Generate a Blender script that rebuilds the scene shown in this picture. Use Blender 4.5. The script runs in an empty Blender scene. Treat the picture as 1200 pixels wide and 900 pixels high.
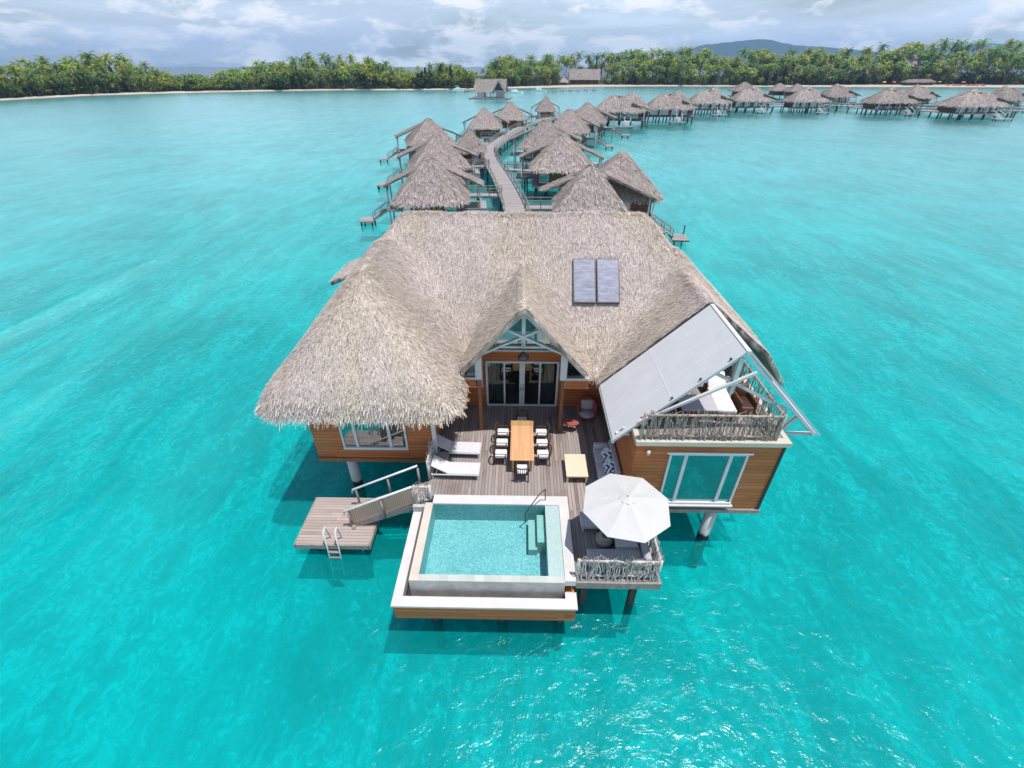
import bpy, bmesh, math, random
import numpy as np
from mathutils import Vector, Matrix

random.seed(7)
RNG = np.random.default_rng(11)
SC = bpy.context.scene
COL = SC.collection
PI = math.pi
R = math.radians

# ------------------------------------------------------------------ camera numbers (also used to lay the far shore out)
F_PX, CX, CY, CAM_H = 541.0, 600.0, 450.0, 16.4
PITCH = math.atan((450 - 77) / F_PX)
YAW = 0.01826
_fw = np.array([-math.sin(YAW) * math.cos(PITCH), math.cos(YAW) * math.cos(PITCH), -math.sin(PITCH)])
_rt = np.array([math.cos(YAW), math.sin(YAW), 0.0])
_up = np.cross(_rt, _fw)


def ground(px, py, z):
    d = _rt * (px - CX) / F_PX - _up * (py - CY) / F_PX + _fw
    t = (z - CAM_H) / d[2]
    return np.array([0, 0, CAM_H]) + t * d


def ahead(px, py, y):
    d = _rt * (px - CX) / F_PX - _up * (py - CY) / F_PX + _fw
    return np.array([0, 0, CAM_H]) + d * (y / d[1])


def column(p):
    d = np.array([p[0], p[1], p[2] - CAM_H])
    return CX + F_PX * float(d @ _rt) / float(d @ _fw)


def row(p):
    d = np.array([p[0], p[1], p[2] - CAM_H])
    return CY - F_PX * float(d @ _up) / float(d @ _fw)


# ------------------------------------------------------------------ object helpers
def tag(o, label=None, cat=None, group=None, kind=None):
    if label: o['label'] = label
    if cat: o['category'] = cat
    if group: o['group'] = group
    if kind: o['kind'] = kind
    return o


def thing(name, label, cat, loc=(0, 0, 0), group=None):
    o = bpy.data.objects.new(name, None)
    o.empty_display_size = 0.3
    o.location = loc
    COL.objects.link(o)
    return tag(o, label, cat, group)


def origin_of(o):
    v = Vector((0, 0, 0))
    while o is not None:
        v += o.location
        o = o.parent
    return v


def link(name, mesh, parent=None, label=None):
    o = bpy.data.objects.new(name, mesh)
    COL.objects.link(o)
    if parent is not None: o.parent = parent
    if label: o['label'] = label
    return o


def mesh_from_arrays(name, V, faces_list, col=None, mat=None, smooth=False):
    """faces_list: list of (n,k) integer arrays"""
    me = bpy.data.meshes.new(name)
    V = np.asarray(V, dtype=np.float32)
    me.vertices.add(len(V))
    me.vertices.foreach_set('co', V.ravel())
    loops = np.concatenate([f.ravel() for f in faces_list]).astype(np.int32)
    counts = np.concatenate([np.full(len(f), f.shape[1]) for f in faces_list]).astype(np.int32)
    starts = np.concatenate([[0], np.cumsum(counts)[:-1]]).astype(np.int32)
    me.loops.add(len(loops))
    me.loops.foreach_set('vertex_index', loops)
    me.polygons.add(len(counts))
    me.polygons.foreach_set('loop_start', starts)
    me.polygons.foreach_set('loop_total', counts)
    if smooth:
        me.polygons.foreach_set('use_smooth', np.ones(len(counts), dtype=bool))
    if col is not None:
        a = me.color_attributes.new('tone', 'FLOAT_COLOR', 'POINT')
        c = np.ones((len(V), 4), dtype=np.float32)
        c[:, :3] = col
        a.data.foreach_set('color', c.ravel())
    if mat: me.materials.append(mat)
    me.update(calc_edges=True)
    me.validate()
    return me


class MB:
    """collects solid pieces that end up as one mesh"""

    def __init__(s):
        s.v = []; s.f = []; s.sm = []

    def add(s, vs, fs, smooth=False):
        n = len(s.v)
        s.v += [tuple(v) for v in vs]
        s.f += [tuple(i + n for i in f) for f in fs]
        s.sm += [smooth] * len(fs)
        return s

    def box(s, c, size, rot=None, ch=0.0):
        bm = bmesh.new()
        bmesh.ops.create_cube(bm, size=1.0)
        for v in bm.verts: v.co = Vector((v.co.x * size[0], v.co.y * size[1], v.co.z * size[2]))
        if ch > 0:
            bmesh.ops.bevel(bm, geom=list(bm.edges), offset=ch, segments=2 if ch > 0.03 else 1, affect='EDGES', profile=0.5)
        M = Matrix.Translation(Vector(c))
        if rot is not None:
            M = M @ (rot if isinstance(rot, Matrix) else Matrix.Rotation(rot, 4, 'Z'))
        bm.verts.index_update()
        s.add([M @ v.co for v in bm.verts], [[v.index for v in f.verts] for f in bm.faces], ch > 0.03)
        bm.free()
        return s

    def span(s, x0, x1, y0, y1, z0, z1, ch=0.0):
        return s.box(((x0 + x1) / 2, (y0 + y1) / 2, (z0 + z1) / 2), (abs(x1 - x0), abs(y1 - y0), abs(z1 - z0)), None, ch)

    def beam(s, p, q, w, h, up=(0, 0, 1), ch=0.0):
        p = Vector(p); q = Vector(q)
        d = q - p
        a = d.normalized()
        u = Vector(up)
        if abs(a.dot(u)) > 0.99: u = Vector((0, 1, 0))
        b = u.cross(a).normalized()
        c = a.cross(b)
        M = Matrix((a, b, c)).transposed().to_4x4()
        return s.box((p + q) / 2, (d.length, w, h), M, ch)

    def tube(s, pts, r, n=6, cap=True):
        pts = [Vector(p) for p in pts]
        rr = r if isinstance(r, (list, tuple)) else [r] * len(pts)
        vs = []; fs = []
        prev = None
        for i, p in enumerate(pts):
            d = (pts[min(i + 1, len(pts) - 1)] - pts[max(i - 1, 0)]).normalized()
            if prev is None:
                u = d.cross(Vector((0, 0, 1)))
                if u.length < 0.05: u = d.cross(Vector((0, 1, 0)))
            else:
                u = prev - d * prev.dot(d)
            u.normalize(); prev = u
            w = d.cross(u)
            for k in range(n):
                a = 2 * PI * k / n
                vs.append(p + (u * math.cos(a) + w * math.sin(a)) * rr[i])
        for i in range(len(pts) - 1):
            for k in range(n):
                fs.append((i * n + k, i * n + (k + 1) % n, (i + 1) * n + (k + 1) % n, (i + 1) * n + k))
        if cap:
            fs.append(tuple(range(n - 1, -1, -1)))
            fs.append(tuple((len(pts) - 1) * n + k for k in range(n)))
        return s.add(vs, fs, n > 5)

    def lathe(s, prof, c=(0, 0, 0), n=20, smooth=True):
        vs = []; fs = []
        for (r, z) in prof:
            for k in range(n):
                a = 2 * PI * k / n
                vs.append((c[0] + r * math.cos(a), c[1] + r * math.sin(a), c[2] + z))
        for i in range(len(prof) - 1):
            for k in range(n):
                fs.append((i * n + k, i * n + (k + 1) % n, (i + 1) * n + (k + 1) % n, (i + 1) * n + k))
        return s.add(vs, fs, smooth)

    def prism(s, outline, z0, z1):
        n = len(outline)
        vs = [(x, y, z0) for x, y in outline] + [(x, y, z1) for x, y in outline]
        fs = [tuple(range(n - 1, -1, -1)), tuple(range(n, 2 * n))]
        for k in range(n): fs.append((k, (k + 1) % n, n + (k + 1) % n, n + k))
        return s.add(vs, fs)

    def plate(s, pts, normal, t):
        """a flat polygon given thickness t along normal"""
        n = len(pts); nn = Vector(normal).normalized() * t
        vs = [Vector(p) for p in pts] + [Vector(p) - nn for p in pts]
        fs = [tuple(range(n)), tuple(range(2 * n - 1, n - 1, -1))]
        for k in range(n): fs.append((k, n + k, n + (k + 1) % n, (k + 1) % n))
        return s.add(vs, fs)

    def turn(s, y):
        """an outline drawn in x,y stood upright in the xz plane at depth y"""
        s.v = [(v[0], y + v[2], v[1]) for v in s.v]
        return s

    def build(s, name, mat, parent=None, label=None):
        off = origin_of(parent) if parent is not None else Vector((0, 0, 0))
        me = bpy.data.meshes.new(name)
        me.from_pydata([(v[0] - off.x, v[1] - off.y, v[2] - off.z) for v in s.v], [], s.f)
        me.polygons.foreach_set('use_smooth', s.sm)
        me.materials.append(mat)
        me.update()
        bm = bmesh.new(); bm.from_mesh(me)
        bmesh.ops.recalc_face_normals(bm, faces=bm.faces)
        if name in ('water', 'beach', 'island_ground') and sum(f.normal.z for f in bm.faces) < 0:
            bmesh.ops.reverse_faces(bm, faces=bm.faces)
        bm.to_mesh(me); bm.free()
        return link(name, me, parent, label)


def kids(o): return [c for c in bpy.data.objects if c.parent is o]


def dup(root, loc, rz=0.0, scale=1.0, label=None, group=None):
    def cp(o, parent):
        c = o.copy(); COL.objects.link(c)
        c.parent = parent
        for k in KID[o]: cp(k, c)
        return c
    KID = {}
    def walk(o):
        KID[o] = list(o.children)
        for k in KID[o]: walk(k)
    walk(root)
    r = cp(root, None)
    r.location = loc
    r.rotation_euler = (0, 0, rz)
    r.scale = (scale,) * 3 if not isinstance(scale, (tuple, list)) else scale
    if label: r['label'] = label
    if group: r['group'] = group
    return r


# ------------------------------------------------------------------ materials
def new_mat(name):
    m = bpy.data.materials.new(name); m.use_nodes = True
    nt = m.node_tree
    for n in list(nt.nodes): nt.nodes.remove(n)
    out = nt.nodes.new('ShaderNodeOutputMaterial')
    return m, nt, out


class NT:
    def __init__(s, nt): s.nt = nt

    def n(s, t, **kw):
        o = s.nt.nodes.new(t)
        for k, v in kw.items(): setattr(o, k, v)
        return o

    def l(s, a, b): s.nt.links.new(a, b)

    def val(s, node_in, v):
        if hasattr(v, 'is_output') or isinstance(v, bpy.types.NodeSocket): s.l(v, node_in)
        else: node_in.default_value = v

    def math(s, op, a, b=None, c=None, clamp=False):
        m = s.n('ShaderNodeMath', operation=op, use_clamp=clamp)
        s.val(m.inputs[0], a)
        if b is not None: s.val(m.inputs[1], b)
        if c is not None: s.val(m.inputs[2], c)
        return m.outputs[0]

    def mix(s, f, a, b, blend='MIX'):
        m = s.n('ShaderNodeMix', data_type='RGBA', blend_type=blend)
        s.val(m.inputs[0], f)
        s.val(m.inputs[6], a if not isinstance(a, tuple) else (*a, 1)[:4])
        s.val(m.inputs[7], b if not isinstance(b, tuple) else (*b, 1)[:4])
        return m.outputs[2]

    def coords(s, kind='Object', scale=(1, 1, 1), rot=(0, 0, 0)):
        t = s.n('ShaderNodeTexCoord')
        mp = s.n('ShaderNodeMapping')
        mp.inputs['Scale'].default_value = scale
        mp.inputs['Rotation'].default_value = rot
        s.l(t.outputs[kind], mp.inputs[0])
        return mp.outputs[0]

    def noise(s, vec, scale, detail=3, rough=0.5, dist=0.0):
        t = s.n('ShaderNodeTexNoise')
        t.inputs['Scale'].default_value = scale; t.inputs['Detail'].default_value = detail
        t.inputs['Roughness'].default_value = rough; t.inputs['Distortion'].default_value = dist
        s.l(vec, t.inputs['Vector'])
        return t.outputs[0]

    def ramp(s, f, lo, hi):
        m = s.n('ShaderNodeMapRange'); m.clamp = True
        s.val(m.inputs[0], f)
        m.inputs[1].default_value = lo; m.inputs[2].default_value = hi
        return m.outputs[0]

    def princ(s, out, col, rough=0.6, metal=0.0, spec=0.5, bump=None, bstr=0.3, bdist=0.02):
        p = s.n('ShaderNodeBsdfPrincipled')
        s.val(p.inputs['Base Color'], (*col, 1) if isinstance(col, tuple) else col)
        s.val(p.inputs['Roughness'], rough)
        p.inputs['Metallic'].default_value = metal
        p.inputs['Specular IOR Level'].default_value = spec
        if bump is not None:
            b = s.n('ShaderNodeBump'); b.inputs['Strength'].default_value = bstr; b.inputs['Distance'].default_value = bdist
            s.l(bump, b.inputs['Height']); s.l(b.outputs[0], p.inputs['Normal'])
        s.l(p.outputs[0], out.inputs['Surface'])
        return p


def plain(name, col, rough=0.6, metal=0.0, spec=0.4, var=0.12, scale=3.0, bstr=0.15):
    """painted or woven surface with slight mottling and fine unevenness"""
    m, nt, out = new_mat(name); s = NT(nt)
    v = s.coords()
    a = s.noise(v, scale, 5, 0.6)
    c = s.mix(s.ramp(a, 0.3, 0.7), tuple(x * (1 - var) for x in col), tuple(min(1, x * (1 + var)) for x in col))
    s.princ(out, c, rough, metal, spec, s.noise(v, 60, 2), bstr, 0.004)
    return m


def boards(name, col, pitch, axis, gap=0.06, var=0.35, rough=0.6, stretch='x', grey=None):
    """planks of width pitch counted along axis, the grain running along stretch"""
    m, nt, out = new_mat(name); s = NT(nt)
    t = s.n('ShaderNodeTexCoord')
    sep = s.n('ShaderNodeSeparateXYZ'); s.l(t.outputs['Object'], sep.inputs[0])
    u = s.math('DIVIDE', sep.outputs['xyz'.index(axis)], pitch)
    idx = s.math('FLOOR', u); fr = s.math('FRACT', u)
    along = sep.outputs['xyz'.index(stretch)]
    # boards end somewhere along their length
    wn0 = s.n('ShaderNodeTexWhiteNoise', noise_dimensions='1D'); s.l(idx, wn0.inputs['W'])
    seg = s.math('FLOOR', s.math('ADD', s.math('DIVIDE', along, 2.9), s.math('MULTIPLY', wn0.outputs['Value'], 7.0)))
    wn = s.n('ShaderNodeTexWhiteNoise', noise_dimensions='2D')
    cb = s.n('ShaderNodeCombineXYZ'); s.l(idx, cb.inputs[0]); s.l(seg, cb.inputs[1]); s.l(cb.outputs[0], wn.inputs['Vector'])
    sc = [9, 9, 9]; sc['xyz'.index(stretch)] = 0.7
    g = s.noise(s.coords('Object', tuple(sc)), 2.0, 5, 0.6)
    big = s.noise(s.coords('Object'), 0.7, 3)
    tone = s.math('ADD', s.math('MULTIPLY', wn.outputs['Value'], 0.62), s.math('MULTIPLY', g, 0.38))
    lo = tuple(x * (1 - var) for x in col); hi = tuple(min(1, x * (1 + var)) for x in col)
    c = s.mix(s.ramp(tone, 0.12, 0.85), lo, hi)
    else_f = s.math('MULTIPLY', s.ramp(s.noise(s.coords('Object', (1.2, 1.2, .5)), 1.1, 6, .7), .48, .75), .35)
    c = s.mix(else_f, c, tuple(.55 * x + .10 for x in col))
    if grey: c = s.mix(s.ramp(big, 0.38, 0.68), c, tuple(grey), 'MIX')
    e = s.math('GREATER_THAN', fr, 1 - gap)
    c = s.mix(e, c, tuple(x * 0.18 for x in col))
    h = s.math('ADD', s.math('SUBTRACT', 1.0, e), s.math('MULTIPLY', g, 0.25))
    s.princ(out, c, rough, 0, 0.3, h, 0.5, 0.01)
    return m


def thatch_mat(name, gain=1.0):
    m, nt, out = new_mat(name); s = NT(nt)
    a = s.n('ShaderNodeAttribute', attribute_name='tone')
    v = s.coords()
    n1 = s.noise(v, 14, 3, 0.6)
    g = s.math('MULTIPLY', s.ramp(n1, 0.2, 0.8), 0.3)
    g = s.math('ADD', g, 0.85)
    oi = s.n('ShaderNodeObjectInfo'); g = s.math('MULTIPLY', g, s.math('ADD', .9, s.math('MULTIPLY', oi.outputs['Random'], .2)))
    vm = s.n('ShaderNodeVectorMath', operation='SCALE'); s.l(a.outputs['Color'], vm.inputs[0])
    s.l(s.math('MULTIPLY', g, gain), vm.inputs['Scale'])
    s.princ(out, vm.outputs[0], 0.85, 0, 0.15)
    return m


def glass_mat(name, body=(0.01, 0.035, 0.036), refl=0.32, clear=0.35):
    m, nt, out = new_mat(name); s = NT(nt)
    d = s.n('ShaderNodeBsdfDiffuse'); d.inputs[0].default_value = (*body, 1)
    tr = s.n('ShaderNodeBsdfTransparent'); tr.inputs[0].default_value = (0.75, 0.88, 0.87, 1)
    mx = s.n('ShaderNodeMixShader'); mx.inputs[0].default_value = clear
    s.l(d.outputs[0], mx.inputs[1]); s.l(tr.outputs[0], mx.inputs[2])
    g = s.n('ShaderNodeBsdfGlossy'); g.inputs['Roughness'].default_value = 0.02; g.inputs['Color'].default_value = (0.85, 0.93, 0.92, 1)
    b = s.n('ShaderNodeBump'); b.inputs['Strength'].default_value = 0.03
    s.l(s.noise(s.coords(), 1.3, 1), b.inputs['Height']); s.l(b.outputs[0], g.inputs['Normal'])
    fr = s.n('ShaderNodeFresnel'); fr.inputs[0].default_value = 1.5
    m2 = s.n('ShaderNodeMixShader')
    s.l(s.math('ADD', s.math('MULTIPLY', fr.outputs[0], 0.8), refl, clamp=True), m2.inputs[0])
    s.l(mx.outputs[0], m2.inputs[1]); s.l(g.outputs[0], m2.inputs[2])
    s.l(m2.outputs[0], out.inputs['Surface'])
    return m


def lagoon_mat():
    m, nt, out = new_mat('lagoon'); s = NT(nt)
    lanes = s.noise(s.coords('Object', (1, 0.09, 1)), 0.16, 3, 0.6, 0.6)      # wind lanes run away from the viewer
    gusts = s.noise(s.coords('Object'), 0.02, 3, 0.5)
    calm = s.math('MULTIPLY', s.ramp(lanes, 0.40, 0.62), s.ramp(gusts, 0.3, 0.6), clamp=True)
    w1 = s.noise(s.coords('Object', (1, 0.55, 1), (0, 0, 0.35)), 0.8, 4, 0.62, 0.5)
    w2 = s.noise(s.coords('Object', (0.7, 1, 1), (0, 0, -0.5)), 2.4, 4, 0.6, 0.8)
    swell = s.noise(s.coords('Object', (1, 0.4, 1), (0, 0, 0.2)), 0.22, 2, 0.5)
    h = s.math('ADD', s.math('MULTIPLY', w1, 1.0), s.math('MULTIPLY', w2, 0.55))
    w3 = s.noise(s.coords('Object', (1, 0.6, 1), (0, 0, 0.8)), 7.0, 3, 0.6, 0.5)
    h = s.math('ADD', h, s.math('MULTIPLY', swell, 1.4))
    h = s.math('ADD', h, s.math('MULTIPLY', w3, 0.05))
    h = s.math('MULTIPLY', h, s.math('SUBTRACT', 1.0, s.math('MULTIPLY', calm, 0.55)))
    b = s.n('ShaderNodeBump'); b.inputs['Strength'].default_value = 1.0; b.inputs['Distance'].default_value = LAGOON_WAVE
    s.l(h, b.inputs['Height'])
    tco = s.n('ShaderNodeTexCoord'); sp = s.n('ShaderNodeSeparateXYZ'); s.l(tco.outputs['Object'], sp.inputs[0])
    bank = s.math('MULTIPLY', s.ramp(sp.outputs[1], 18, 120), s.math('SUBTRACT', 1.0, s.math('MULTIPLY', s.ramp(sp.outputs[0], -60, 120), 0.45)))
    bank = s.math('MULTIPLY', bank, s.math('ADD', .55, s.math('MULTIPLY', .45, s.ramp(s.noise(s.coords(), 0.012, 3, 0.5), 0.35, 0.6))), clamp=True)
    bars = s.math('MULTIPLY', s.ramp(lanes, 0.50, 0.63), s.ramp(s.math('MULTIPLY', sp.outputs[0], -1.0), 11, 30))
    bars = s.math('MULTIPLY', bars, s.ramp(sp.outputs[1], 6, 16))
    bank = s.math('MAXIMUM', bank, s.math('MULTIPLY', bars, 0.55))
    tr = s.n('ShaderNodeBsdfTransparent'); s.l(s.mix(bank, (0.0, 0.745, 0.755), (0.42, 0.92, 0.93)), tr.inputs[0])
    df = s.n('ShaderNodeBsdfDiffuse')
    s.l(s.mix(bank, (0.0, 0.355, 0.362), (0.15, 0.62, 0.63)), df.inputs[0])
    s.l(b.outputs[0], df.inputs['Normal'])
    mx = s.n('ShaderNodeMixShader'); mx.inputs[0].default_value = 0.34
    s.l(tr.outputs[0], mx.inputs[1]); s.l(df.outputs[0], mx.inputs[2])
    gl = s.n('ShaderNodeBsdfGlossy'); gl.inputs['Color'].default_value = (0.85, 0.96, 1, 1); gl.inputs['Roughness'].default_value = 0.2
    s.l(b.outputs[0], gl.inputs['Normal'])
    fr = s.n('ShaderNodeFresnel'); fr.inputs[0].default_value = 1.33
    s.l(b.outputs[0], fr.inputs['Normal'])
    m2 = s.n('ShaderNodeMixShader'); s.l(fr.outputs[0], m2.inputs[0])
    s.l(mx.outputs[0], m2.inputs[1]); s.l(gl.outputs[0], m2.inputs[2])
    s.l(m2.outputs[0], out.inputs['Surface'])
    return m


def seabed_mat():
    """white sand in darker and paler patches, caustic light mottling and flecks painted into its colour"""
    m, nt, out = new_mat('white sand seabed'); s = NT(nt)
    a = s.noise(s.coords(), 0.07, 4, 0.6, 0.6)
    b = s.noise(s.coords('Object', (1, 0.35, 1)), 0.45, 6, 0.65, 0.8)
    c = s.noise(s.coords('Object', (1, 0.8, 1), (0, 0, 0.6)), 1.6, 6, 0.72, 1.6)
    d = s.noise(s.coords(), 4.5, 4, 0.7, 1.5)
    t = s.math('ADD', s.math('MULTIPLY', a, 0.36), s.math('MULTIPLY', b, 0.30))
    t = s.math('ADD', t, s.math('MULTIPLY', c, 0.24))
    t = s.math('ADD', t, s.math('MULTIPLY', d, 0.10))
    col = s.mix(s.ramp(t, 0.41, 0.60), (0.36, 0.40, 0.40), (0.80, 0.83, 0.82))
    caustic_streak = s.ramp(s.math('MULTIPLY', c, s.math('ADD', b, 0.25)), 0.39, 0.47)
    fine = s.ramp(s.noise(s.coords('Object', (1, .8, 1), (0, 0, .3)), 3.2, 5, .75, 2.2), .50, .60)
    col = s.mix(s.math('MULTIPLY', s.math('MULTIPLY', caustic_streak, s.math('ADD', fine, .25), clamp=True), 0.95), col, (1.0, 1.0, 0.98))  # bright caustic flecks painted into the sand colour
    s.princ(out, col, 0.9, 0, 0.1)
    return m


def pool_water_mat():
    m, nt, out = new_mat('pool water'); s = NT(nt)
    b = s.n('ShaderNodeBump'); b.inputs['Strength'].default_value = 1.0; b.inputs['Distance'].default_value = 0.012
    s.l(s.noise(s.coords(), 5, 3, 0.6, 0.6), b.inputs['Height'])
    tr = s.n('ShaderNodeBsdfTransparent'); tr.inputs[0].default_value = (0.72, 0.95, 0.95, 1)
    gl = s.n('ShaderNodeBsdfGlossy'); gl.inputs['Roughness'].default_value = 0.04
    s.l(b.outputs[0], gl.inputs['Normal'])
    fr = s.n('ShaderNodeFresnel'); fr.inputs[0].default_value = 1.33; s.l(b.outputs[0], fr.inputs['Normal'])
    m2 = s.n('ShaderNodeMixShader'); s.l(fr.outputs[0], m2.inputs[0])
    s.l(tr.outputs[0], m2.inputs[1]); s.l(gl.outputs[0], m2.inputs[2])
    s.l(m2.outputs[0], out.inputs['Surface'])
    return m


def mosaic_mat(name, a, b, size=0.06, rough=0.4):
    m, nt, out = new_mat(name); s = NT(nt)
    v = s.coords('Object', (1 / size,) * 3)
    fl = s.n('ShaderNodeVectorMath', operation='FLOOR'); s.l(v, fl.inputs[0])
    wn = s.n('ShaderNodeTexWhiteNoise', noise_dimensions='3D'); s.l(fl.outputs[0], wn.inputs['Vector'])
    n2 = s.noise(s.coords(), 1.2, 3)
    t = s.math('ADD', s.math('MULTIPLY', wn.outputs['Value'], 0.7), s.math('MULTIPLY', n2, 0.4))
    s.princ(out, s.mix(s.ramp(t, 0.15, 0.9), a, b), rough, 0, 0.4)
    return m


def pile_mat():
    m, nt, out = new_mat('pile with dark tide band'); s = NT(nt)
    g = s.n('ShaderNodeNewGeometry'); sep = s.n('ShaderNodeSeparateXYZ'); s.l(g.outputs['Position'], sep.inputs[0])
    n = s.noise(s.coords(), 5, 3)
    z = s.math('ADD', sep.outputs[2], s.math('MULTIPLY', n, 0.3))
    c = s.mix(s.ramp(z, 0.35, 0.5), (0.02, 0.025, 0.025), (0.50, 0.52, 0.52))
    s.princ(out, c, 0.8, 0, 0.2)
    return m


def leaf_mat(name, gain=(1, 1, 1)):
    m, nt, out = new_mat(name); s = NT(nt)
    a = s.n('ShaderNodeAttribute', attribute_name='tone')
    oi = s.n('ShaderNodeObjectInfo')
    hsv = s.n('ShaderNodeHueSaturation')
    s.l(s.mix(1.0, a.outputs['Color'], gain, 'MULTIPLY'), hsv.inputs['Color'])
    s.l(s.math('ADD', 0.475, s.math('MULTIPLY', oi.outputs['Random'], 0.04)), hsv.inputs['Hue'])
    s.l(s.math('ADD', 0.75, s.math('MULTIPLY', oi.outputs['Random'], 0.55)), hsv.inputs['Value'])
    d = s.n('ShaderNodeBsdfPrincipled'); d.inputs['Roughness'].default_value = 0.45; d.inputs['Specular IOR Level'].default_value = 0.35
    s.l(hsv.outputs[0], d.inputs['Base Color'])
    tl = s.n('ShaderNodeBsdfTranslucent'); s.l(hsv.outputs[0], tl.inputs[0])
    mx = s.n('ShaderNodeMixShader'); mx.inputs[0].default_value = 0.25
    s.l(d.outputs[0], mx.inputs[1]); s.l(tl.outputs[0], mx.inputs[2]); s.l(mx.outputs[0], out.inputs['Surface'])
    return m


def stripes_mat(name, a, b, pitch, axis='y'):
    m, nt, out = new_mat(name); s = NT(nt)
    t = s.n('ShaderNodeTexCoord'); sep = s.n('ShaderNodeSeparateXYZ'); s.l(t.outputs['Object'], sep.inputs[0])
    f = s.math('FRACT', s.math('DIVIDE', sep.outputs['xyz'.index(axis)], pitch))
    s.princ(out, s.mix(s.math('GREATER_THAN', f, 0.82), a, b), 0.6, 0, 0.3, s.noise(s.coords(), 30, 2), 0.2, 0.004)
    return m


def chevron_mat(name, a, b):
    m, nt, out = new_mat(name); s = NT(nt)
    t = s.n('ShaderNodeTexCoord'); sep = s.n('ShaderNodeSeparateXYZ'); s.l(t.outputs['Object'], sep.inputs[0])
    u = s.math('ADD', s.math('ABSOLUTE', sep.outputs[1]), sep.outputs[2])
    f = s.math('FRACT', s.math('DIVIDE', u, 0.24))
    s.princ(out, s.mix(s.math('GREATER_THAN', f, 0.5), a, b), 0.8, 0, 0.2)
    return m


LAGOON_WAVE = 0.098


def flat_solar():
    m, nt, out = new_mat('solar collector glass'); s = NT(nt)
    c = s.mix(s.ramp(s.noise(s.coords('Object', (1.5, 6, 6)), 1.4, 5, .7), .35, .65), (0.18, 0.19, 0.26), (0.31, 0.325, 0.41))
    s.princ(out, c, 0.25, 0, 0.5)
    return m
M = {}
M['thatch'] = thatch_mat('pale thatch', 1.0)
M['thatch_far'] = thatch_mat('weathered grey thatch', 1.0)
M['wall'] = boards('orange timber cladding', (0.42, 0.138, 0.043), 0.17, 'z', 0.07, 0.22, 0.6, 'x')
M['wall_side'] = boards('orange timber cladding side', (0.42, 0.138, 0.043), 0.17, 'z', 0.07, 0.22, 0.6, 'y')
M['wall_dark'] = boards('dark timber cladding', (0.15, 0.075, 0.04), 0.2, 'z', 0.08, 0.3, 0.6, 'x')
M['deck'] = boards('weathered deck', (0.265, 0.213, 0.195), 0.135, 'x', 0.09, 0.48, 0.8, 'y', (0.29, 0.258, 0.248))
M['deck_x'] = boards('weathered deck across', (0.36, 0.285, 0.255), 0.145, 'y', 0.08, 0.3, 0.75, 'x', (0.37, 0.31, 0.29))
M['walk'] = boards('grey boardwalk planks', (0.30, 0.275, 0.275), 0.2, 'y', 0.07, 0.22, 0.8, 'x')
M['grey_wood'] = plain('grey weathered timber', (0.27, 0.245, 0.225), 0.8, 0, 0.2, 0.25, 6)
M['post_wood'] = plain('brown post timber', (0.24, 0.10, 0.045), 0.5, 0, 0.3, 0.25, 5)
M['teak'] = boards('honey teak', (0.62, 0.34, 0.17), 0.11, 'x', 0.04, 0.14, 0.5, 'y')
M['teak_pale'] = stripes_mat('pale teak slats', (0.70, 0.60, 0.45), (0.42, 0.34, 0.24), 0.075, 'y')
M['dark_frame'] = plain('dark brown frame', (0.065, 0.037, 0.028), 0.5)
M['white'] = plain('white paint', (0.58, 0.59, 0.60), 0.5, 0, 0.4, 0.05)
M['cream'] = plain('cream painted cornice', (0.52, 0.48, 0.41), 0.55, 0, 0.4, 0.08)
M['truss'] = plain('grey green painted timber', (0.50, 0.56, 0.54), 0.6, 0, 0.3, 0.12)
M['truss_pale'] = plain('pale grey painted timber', (0.60, 0.62, 0.63), 0.6, 0, 0.3, 0.1)
M['stone'] = plain('white pool coping stone', (0.57, 0.54, 0.54), 0.6, 0, 0.4, 0.08, 2)
M['stone_grey'] = plain('grey stone', (0.46, 0.445, 0.42), 0.55, 0, 0.4, 0.22, 2.5)
M['stone_beige'] = plain('beige stone', (0.56, 0.49, 0.43), 0.5, 0, 0.4, 0.1, 2.5)
M['mosaic'] = mosaic_mat('pool mosaic', (0.15, 0.345, 0.375), (0.37, 0.575, 0.605), 0.042)
M['mosaic_pale'] = mosaic_mat('pale pool mosaic', (0.34, 0.46, 0.44), (0.44, 0.55, 0.52), 0.08)
M['ledge'] = mosaic_mat('pale green wet tile', (0.33, 0.46, 0.445), (0.40, 0.52, 0.50), 0.06)
M['coping_front'] = mosaic_mat('wet pale stone tile', (0.40, 0.43, 0.40), (0.50, 0.52, 0.48), 0.3)
M['pool_water'] = pool_water_mat()
M['canvas'] = plain('stretched canvas', (0.56, 0.56, 0.575), 0.75, 0, 0.2, 0.04, 1.2)
M['seam'] = plain('canvas seam tape', (0.62, 0.62, 0.63), 0.7, 0, 0.2, 0.03)
M['umbrella'] = plain('white umbrella cloth', (0.51, 0.51, 0.51), 0.8, 0, 0.2, 0.03, 2)
M['cushion'] = plain('off white cushion', (0.66, 0.64, 0.645), 0.9, 0, 0.1, 0.06, 6)
M['cushion_grey'] = plain('light grey cushion', (0.50, 0.49, 0.53), 0.9, 0, 0.1, 0.08, 6)
M['cushion_lilac'] = plain('grey outdoor fabric', (0.42, 0.40, 0.44), 0.9, 0, 0.1, 0.08, 6)
M['sling'] = plain('pale grey sling fabric', (0.58, 0.575, 0.60), 0.8, 0, 0.2, 0.05, 8)
M['blue'] = chevron_mat('blue and white chevron fabric', (0.02, 0.08, 0.22), (0.72, 0.74, 0.76))
M['pale_pillow'] = chevron_mat('pale blue chevron fabric', (0.42, 0.55, 0.66), (0.74, 0.75, 0.76))
M['red'] = plain('red woven cord', (0.34, 0.07, 0.065), 0.7, 0, 0.3, 0.2, 20)
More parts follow.
